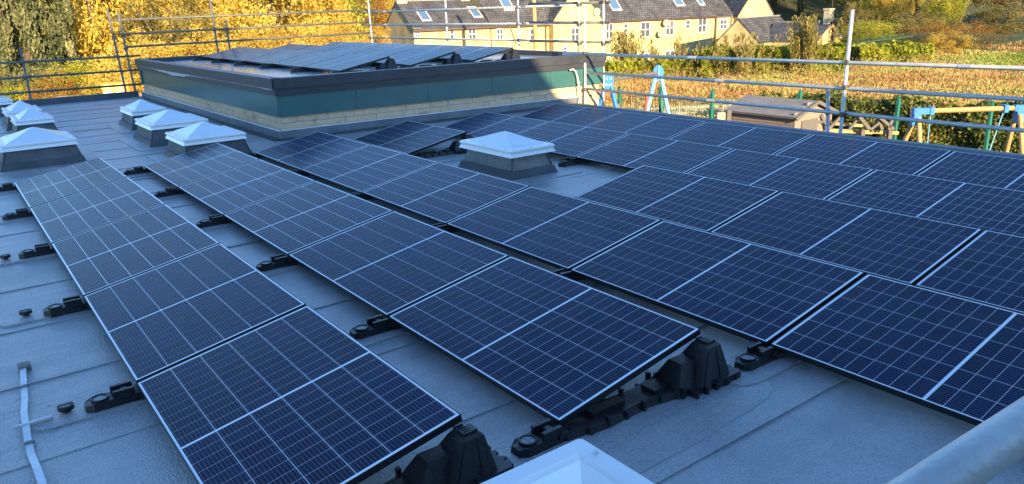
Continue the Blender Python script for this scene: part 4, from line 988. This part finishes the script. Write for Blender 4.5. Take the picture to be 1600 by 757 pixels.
def tree(kind, lat, dep, rx, rz, h, label, cat='tree', group=None, rz_=None, name='tree', zoff=0., ry=None):
    """crown of half-width rx, half-height rz, whole height h"""
    p = W(lat, dep); e = empty(name, p, rz_ if rz_ is not None else random.uniform(0, 6.28)); tag(e, label, cat, group)
    hh = round(h); tk = TRK.get(hh)
    if tk is None: tk = TRK[hh] = limbs(hh, hh, .03 * hh + .05).mesh('trunk', 'bark', True)
    t = obj('trunk', tk, e); c = obj('crown', CR[kind], e, (0, 0, h - rz * .92)); c.scale = (rx, ry or rx, rz)
    return e
def lt(u, dep): return (u - 800) / F_PX * dep
# left of the photo
G = 'autumn trees beyond the far edge of the roof'
tree('conifer', lt(78, 36), 36, 1.75, 3.9, 8.6, 'dark grey-green ivy-clad tree at the upper left', 'tree', G)
tree('conifer', lt(112, 35), 35, 1.9, 1.5, 3.2, 'low grey-green bush at the foot of the dark ivy-clad tree', 'bush')
tree('yellow', lt(185, 41), 41, 3.4, 4.8, 9.6, 'bright golden tree just right of the dark ivy-clad tree', 'tree', G)
tree('gold', lt(262, 45), 45, 3.4, 4.8, 9.4, 'deep gold tree behind the corner posts of the scaffold', 'tree', G)
tree('olive', lt(300, 37), 37, 2.2, 3.0, 6.4, 'thin olive-brown tree with bare limbs behind the left end of the raised roof', 'tree', G)
tree('yellow', lt(365, 46), 46, 3.6, 4.8, 9.4, 'broad yellow tree behind the tall scaffold post', 'tree', G)
tree('yellow', lt(455, 44), 44, 3.4, 4.2, 8.6, 'yellow tree behind the middle of the far guard rails', 'tree', G)
tree('gold', lt(515, 47), 47, 2.2, 4.2, 8.0, 'yellow tree ending at the leaning pale post', 'tree', G)
tree('gold', lt(606, 62), 62, 1.1, 1.6, 4.6, 'small yellow tree overlapping the left gable of the terrace', 'tree', G)
tree('ygreen', lt(15, 47), 47, 3.0, 4.5, 8.5, 'pale yellow-green tree at the upper left corner', 'tree', G)
tree('olive', lt(-45, 40), 40, 2.8, 3.4, 6.5, 'olive brown tree at the left edge', 'tree', G)
for i, (k, u, d, r_, z_, lab) in enumerate((('ygreen', 60, 33, 1.5, .9, 'yellow-green bush behind the far kerb at the left'), ('rust', 105, 32.5, 1.1, .8, 'reddish-brown bush behind the far kerb'), ('ygreen', 150, 34, 1.5, 1.2, 'green and yellow bush above the garden wall'),
        ('green', 140, 36, 1.3, 1.0, 'dark green bush under the golden tree'), ('yellow', 195, 34, 1.3, 1.3, 'yellow bush behind the orange box'), ('green', 10, 33, 1.2, .75, 'dark bush at the left edge beyond the rails'), ('olive', -10, 38, 2.2, 1.3, 'pale dry shrub at the left edge under the rails'),
        ('gold', 440, 36, 2.2, 1.4, 'low yellow bush behind the left raised panels'), ('yellow', 340, 35, 2.0, 1.5, 'bright yellow-green bush beneath the olive-brown tree'), ('gold', 545, 38, 1.7, 1.4, 'low golden bush beside the leaning pale post'), ('yellow', 250, 34, 2.0, 1.5, 'low orange-yellow bush behind the corner of the raised roof'), ('olive', 45, 41, 3.0, 2.0, 'dry bush between the dark tree and the left edge'))):
    zb = {'y': 1.9}.get(k[0], 1.4); tree(k, lt(u, d), d, r_, z_ + .5, (2.1 + z_ if u > 100 else 1.6 + z_) + (.9 if u > 230 else 0), lab, 'bush', name='bush')
# second line, closing the view
kinds = ['ygreen', 'gold', 'yellow', 'gold', 'yellow', 'ygreen', 'yellow']
colw = {'gold': 'gold', 'yellow': 'yellow', 'olive': 'olive-brown', 'ygreen': 'yellow-green', 'rust': 'rust-brown', 'green': 'green'}
for i, u in enumerate(range(-60, 500, 78)):
    k = kinds[i % 7]; tree(k, lt(u, 62), 62 + (i % 3) * 3, 5.2, 6.2, 12.5, NTH[0][:0] + colw[k] + ' tall tree in the second line beyond the roof, number ' + ('one', 'two', 'three', 'four', 'five', 'six', 'seven', 'eight', 'nine')[i] + ' from the left', 'tree', 'second line of autumn trees')
# the wood behind the cottages
wood = [('rust', 590, 92, 3.2, 3.5, 9, 'rust-red tree rising behind the left chimney of the terrace'), ('yellow', 640, 96, 3.6, 4, 9.5, 'bright yellow tree behind the left roof ridge of the terrace'), ('ygreen', 690, 98, 4.6, 5, 11, 'vivid yellow-green tree above the terrace roof'),
        ('ygreen', 745, 99, 4.6, 5, 11, 'yellow-green tree above the small terrace chimney'), ('olive', 800, 102, 5, 6, 13, 'olive tree behind the terrace roof windows'), ('green', 860, 104, 5, 6, 13, 'green tree behind the cross gable'),
        ('ygreen', 930, 104, 5, 6, 13, 'yellow-green tree hidden behind the tall slate roof'), ('olive', 1000, 106, 5, 6, 13, 'olive tree behind the slate roof with three windows'), ('green', 1080, 106, 5, 6, 13, 'green tree behind the right end of the terrace'),
        ('green', 1205, 100, 4.6, 5.6, 12, 'fresh green tree just right of the tall gable'), ('olive', 1245, 97, 3.4, 5.4, 11.4, 'olive drooping tree behind the low cottage roof'), ('green', 1290, 104, 4.0, 6, 13, 'dark green tree behind the cottage chimney'), ('olive', 1318, 88, 2.6, 4.6, 9.4, 'bronze tree just right of the cottage chimney'),
        ('ygreen', 1362, 84, 3.4, 4.4, 9.2, 'bright yellow-green tree above the sunlit post'), ('yellow', 1385, 79, 2.0, 3.0, 6.4, 'yellow bush-like tree before the dark gap in the wood'), ('green', 1420, 92, 3.4, 4.6, 10.5, 'dark green tree in the gap of the wood'),
        ('ygreen', 1458, 74, 1.8, 2.4, 5.0, 'light green willow-like shrub by the green fence'), ('olive', 1485, 84, 3.8, 4.4, 9.6, 'olive-brown tree right of the dark gap'), ('rust', 1540, 82, 3.8, 4.0, 9.0, 'russet tree near the right edge'), ('ygreen', 1590, 84, 3.4, 3.8, 9.0, 'yellow-green tree at the top right corner'),
        ('olive', 1640, 78, 3.8, 4.0, 8.6, 'olive tree past the right edge'), ('olive', 1330, 72, 1.3, 1.6, 3.6, 'bronze bush at the right end of the small cottage')]
for k, u, d, r_, z_, h, lab in wood: tree(k, lt(u, d), d, r_, z_, h, lab, 'tree', 'trees of the wood behind the cottages')
for i, u in enumerate(range(560, 1700, 76)):
    k = ['green', 'olive', 'green', 'ygreen', 'rust'][i % 5]; q = 122 + (i % 3) * 5
    tree(k, lt(u, q), q, 7, 8, 15, 'tall ' + colw[k] + ' tree at the back of the wood, ' + ['first', 'second', 'third', 'fourth', 'fifth', 'sixth', 'seventh', 'eighth', 'ninth', 'tenth', 'eleventh', 'twelfth', 'thirteenth', 'fourteenth', 'fifteenth', 'sixteenth'][i] + ' from the left', 'tree', 'back row of the wood')
for i, (k, u, d, r_, z_, h) in enumerate((('rust', 1440, 66, 2.2, 1.1, 2.0), ('rust', 1500, 64, 2.6, 1.2, 2.2), ('olive', 1560, 69, 3, 1.4, 3.0), ('olive', 1420, 70, 2.4, 1.2, 2.6), ('gold', 1470, 62, 1.8, 1.0, 1.8), ('ygreen', 1350, 66, 2.2, 1.3, 2.6), ('olive', 1395, 68, 2.0, 1.3, 2.4))):
    tree(k, lt(u, d), d, r_, z_, h, ('rusty low bush at the foot of the green fence', 'rusty bush in front of the green fence near the right edge', 'brown bush behind the green fence at the right edge', 'brown scrub behind the green fence', 'orange bush at the end of the meadow hedge', 'green scrub behind the green fence left end', 'brown scrub under the yellow tree')[i], 'bush', name='bush')

def hedge_mesh(L_, D_, H_, n, leaf, m, seed, wob=.12):
    r = np.random.default_rng(seed); x = r.uniform(0, L_, n); f = r.integers(0, 4, n); y = r.uniform(0, D_, n); z = r.uniform(0, H_, n)
    y = np.where(f < 2, r.normal(.04, .07, n), y); z = np.where(f == 2, H_ + r.normal(0, .06, n), z)
    bump = wob * (np.sin(x * 2.1 + seed) + .6 * np.sin(x * 5.3) + .5 * np.sin(x * 11.7 + 2)); z = z * (1 + bump / H_ * .8) ; y = y - .12 * np.sin(x * 3.3 + z * 2.2) * (f < 2)
    p = np.stack([x, y, z], 1); ax = r.normal(size=(n, 3)); ax /= np.linalg.norm(ax, axis=1)[:, None]; t = r.normal(size=(n, 3)); ay = np.cross(ax, t); ay /= np.linalg.norm(ay, axis=1)[:, None]
    s = leaf * r.uniform(.5, 1.2, (n, 1)) / 2; patchv = .12 * np.sin(x * 1.3) + .1 * np.sin(z * 4 + x * 2.2)
    rnd = np.clip(.42 + patchv + .2 * r.normal(size=n), .02, .98); return quads('leaves', p, ax * s, ay * s, rnd, m)
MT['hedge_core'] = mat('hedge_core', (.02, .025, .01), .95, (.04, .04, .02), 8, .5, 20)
def hedge(u0, d0, u1, d1, D_, H_, n, leaf, m, label, seed):
    a = W(lt(u0, d0), d0); c = W(lt(u1, d1), d1); v = c - a; v.z = 0; e = empty('hedge', a, math.atan2(v.y, v.x)); tag(e, label, 'hedge')
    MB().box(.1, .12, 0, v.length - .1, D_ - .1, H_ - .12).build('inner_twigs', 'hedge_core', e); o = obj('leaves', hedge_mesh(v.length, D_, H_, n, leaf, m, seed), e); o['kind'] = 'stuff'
hedge(1186, 29.4, 1680, 22.9, 1.1, 1.42, 60000, .085, 'lf_hedge', 'dense dark clipped hedge with some red leaves behind the shed and timber swing', 3)
hedge(952, 52, 1128, 52, 2.2, 1.3, 12000, .2, 'lf_bhedge', 'bright yellow-green hedge below the terrace', 4)
hedge(1100, 51, 1325, 52, 2.2, 1.85, 18000, .2, 'lf_bhedge', 'taller bushy hedge below the low cottages', 5)
hedge(1342, 57, 1452, 58, 1.8, 1.5, 9000, .2, 'lf_bhedge', 'green hedge at the far side of the meadow', 6)
# tall wispy willow by the cottage hedge
def wisp(name, n, h, w_, m, seed):
    r = np.random.default_rng(seed); k = 46; bx = r.normal(0, w_ * .35, (k, 2)); tip = bx * 2.0 + r.normal(0, .15, (k, 2)); hh = h * r.uniform(.6, 1, k)
    i = r.integers(0, k, n); t = r.uniform(0.05, 1, n); p = np.empty((n, 3)); p[:, :2] = bx[i] * (1 - t[:, None]) + tip[i] * t[:, None] + r.normal(0, .09, (n, 2)); p[:, 2] = hh[i] * t
    ax = r.normal(size=(n, 3)) * .4; ax[:, 2] = 1; ax /= np.linalg.norm(ax, axis=1)[:, None]; ay = np.cross(ax, r.normal(size=(n, 3))); ay /= np.linalg.norm(ay, axis=1)[:, None]
    s = r.uniform(.05, .13, (n, 1)); return quads(name, p, ax * s, ay * s * .3, np.clip(r.normal(.62, .18, n), .02, .98), m)
for (u, d, h, w_, n, lab) in ((1255, 50.5, 4.1, .75, 5500, 'tall wispy willow bush rising over the cottage hedge'), (980, 54.5, 3.6, .9, 2600, 'thin leafless shrub before the left part of the terrace wall'), (1160, 50.5, 3.1, 1.3, 2500, 'wispy shoots over the hedge before the left low gable'), (1040, 53, 2.9, 2.6, 2500, 'scattered tall stems before the terrace wall')):
    e = empty('wispy_shrub', W(lt(u, d), d)); tag(e, lab, 'shrub'); o = obj('leaves', wisp('leaves', n, h, w_, 'lf_olive', int(u)), e); o['kind'] = 'stuff'
    b = MB(); r = random.Random(u)
    for i in range(14): a = r.uniform(0, 6.28); q = w_ * .35 * r.random(); b.path([(q * math.cos(a), q * math.sin(a), 0), (q * 1.5 * math.cos(a), q * 1.5 * math.sin(a), h * .5), (q * 2.2 * math.cos(a), q * 2.2 * math.sin(a), h * r.uniform(.75, 1))], [.03, .022, .008], 5)
    b.build('stems', 'bark', e)
# meadow
n = 300000; r = rng; dep = 24 + 42 * r.random(n) ** 1.15; lat = r.uniform(.10, .74, n) * dep
keep = ~((lat > lt(1180, 29)) & (dep < 30.6)) & ~((dep < 31) & (lat < 9.5)); dep, lat = dep[keep], lat[keep]; n = len(dep)
zz = -3.0 - np.where(dep > 50, 1.2 * np.clip((dep - 50) / 22, 0, 1) / (1 + np.exp((lat - 24) / 4)), 0) + np.where((lat > 24) & (dep > 58), (dep - 58) * .07 * np.clip((lat - 24) / 8, 0, 1), 0)
PX = CAM.x + RH.x * lat + FH.x * dep; PY = CAM.y + RH.y * lat + FH.y * dep
fld = np.sin(lat * .55 + 1.3 * np.sin(dep * .21)) * .5 + np.sin(dep * .5 + lat * .22 + 2) * .5 + .5 * np.sin(lat * 1.7 + dep * 1.1) * np.sin(dep * .9 - lat * .6)
rnd = .34 + .17 * fld + .08 * np.sin(dep * 1.9 + lat * .3) + .035 * r.normal(size=n)
uu = 800 + lat / dep * F_PX
big = np.sin(lat * .31 + dep * .17 + 1.) + np.sin(dep * .33 - lat * .13 + .6 * np.sin(lat * .5)) ; rnd += .30 * np.clip(big - .7, 0, 1) + .12 * np.clip((dep - 46) / 12, 0, 1)
g1_ = np.exp(-((uu - 1405) / 60) ** 2 - ((dep - 35) / 4.) ** 2); rnd += .42 * g1_
g2_ = np.exp(-((uu - 1590) / 70) ** 2 - ((dep - 55) / 4.) ** 2); rnd += .62 * g2_
g3_ = np.exp(-((uu - 1370) / 60) ** 2 - ((dep - 52) / 3.) ** 2); rnd += .3 * g3_
rnd -= .12 * np.exp(-((uu - 1540) / 80) ** 2 - ((dep - 36) / 4.) ** 2)
rnd += .1 * np.clip((1120 - uu) / 150, 0, 1)
hgt = (.34 + .22 * np.clip(fld, -1, 1)) * r.uniform(.5, 1.2, n) * (1 - .6 * np.clip(g2_ + g3_, 0, 1)); hgt = np.clip(hgt, .1, 1.0)
a = r.uniform(0, np.pi, n); lean = r.normal(0, .22, (n, 2))
axv = np.stack([np.cos(a), np.sin(a), np.zeros(n)], 1) * (.008 + .0009 * dep)[:, None] * .5
ayv = np.stack([lean[:, 0] * hgt, lean[:, 1] * hgt, hgt], 1) * .5
me = quads('meadow_grass', np.stack([PX, PY, zz], 1) + ayv, axv, ayv, np.clip(rnd, .01, .99), 'gr_dry')
o = obj('meadow_grass', me); o['kind'] = 'stuff'; o['label'] = 'tall dry straw and rust coloured meadow grass'
# dry seed heads clumps
n = 38000; k = 420; r = np.random.default_rng(5); cd_ = 31 + 27 * r.random(k); cl = r.uniform(.14, .72, k) * cd_; kk = r.integers(0, k, n); sp = r.uniform(.4, 1.1, k)
lat = cl[kk] + r.normal(0, 1, n) * sp[kk]; dep = cd_[kk] + r.normal(0, 1, n) * sp[kk] * .7
zz = -3.0 - np.where(dep > 50, 1.2 * np.clip((dep - 50) / 22, 0, 1) / (1 + np.exp((lat - 24) / 4)), 0)
P3 = np.stack([CAM.x + RH.x * lat + FH.x * dep, CAM.y + RH.y * lat + FH.y * dep, zz + r.uniform(.3, .95, n)], 1)
ok = dep > 31; P3 = P3[ok]; kk = kk[ok]; n = len(P3)
ax = r.normal(size=(n, 3)) * .4; ax[:, 2] += 1; s = r.uniform(.012, .045, (n, 1)); ay = np.cross(ax, r.normal(size=(n, 3))); ay /= np.linalg.norm(ay, axis=1)[:, None]
o = obj('dry_weeds', quads('dry_weeds', P3, ax * s, ay * s * .45, np.clip((r.uniform(.02, 1, k) ** 1.3)[kk] + r.normal(0, .04, n), .01, .99), 'gr_dry')); o['kind'] = 'stuff'; o['label'] = 'clumps of rust and straw weeds standing in the meadow'
# green palisade fence beyond the meadow
a = W(lt(1335, 63), 63); c = W(lt(1420, 64), 64); d_ = W(lt(1480, 62), 62); f_ = W(lt(1660, 58), 58)
e = empty('palisade_fence', a); tag(e, 'green palisade fence running along the foot of the wood', 'fence')
b = MB(); pb = MB()
ptsF = [a, c, d_, f_]; 
for p_, q_ in zip(ptsF[:-1], ptsF[1:]):
    v = q_ - p_; m_ = int(v.length / .17)
    for i in range(m_): q = (p_ + v * i / m_) - a; b.box(q.x - .035, q.y - .01, q.z - .3, q.x + .035, q.y + .01, q.z + 1.75)
    for z in (.4, 1.4): pb.bar(p_ - a + Vector((0, 0, z)), q_ - a + Vector((0, 0, z)), .05, .06)
o = b.build('pales', 'gpale', e); o['kind'] = 'stuff'; pb.build('fence_rail', 'gpale', e)
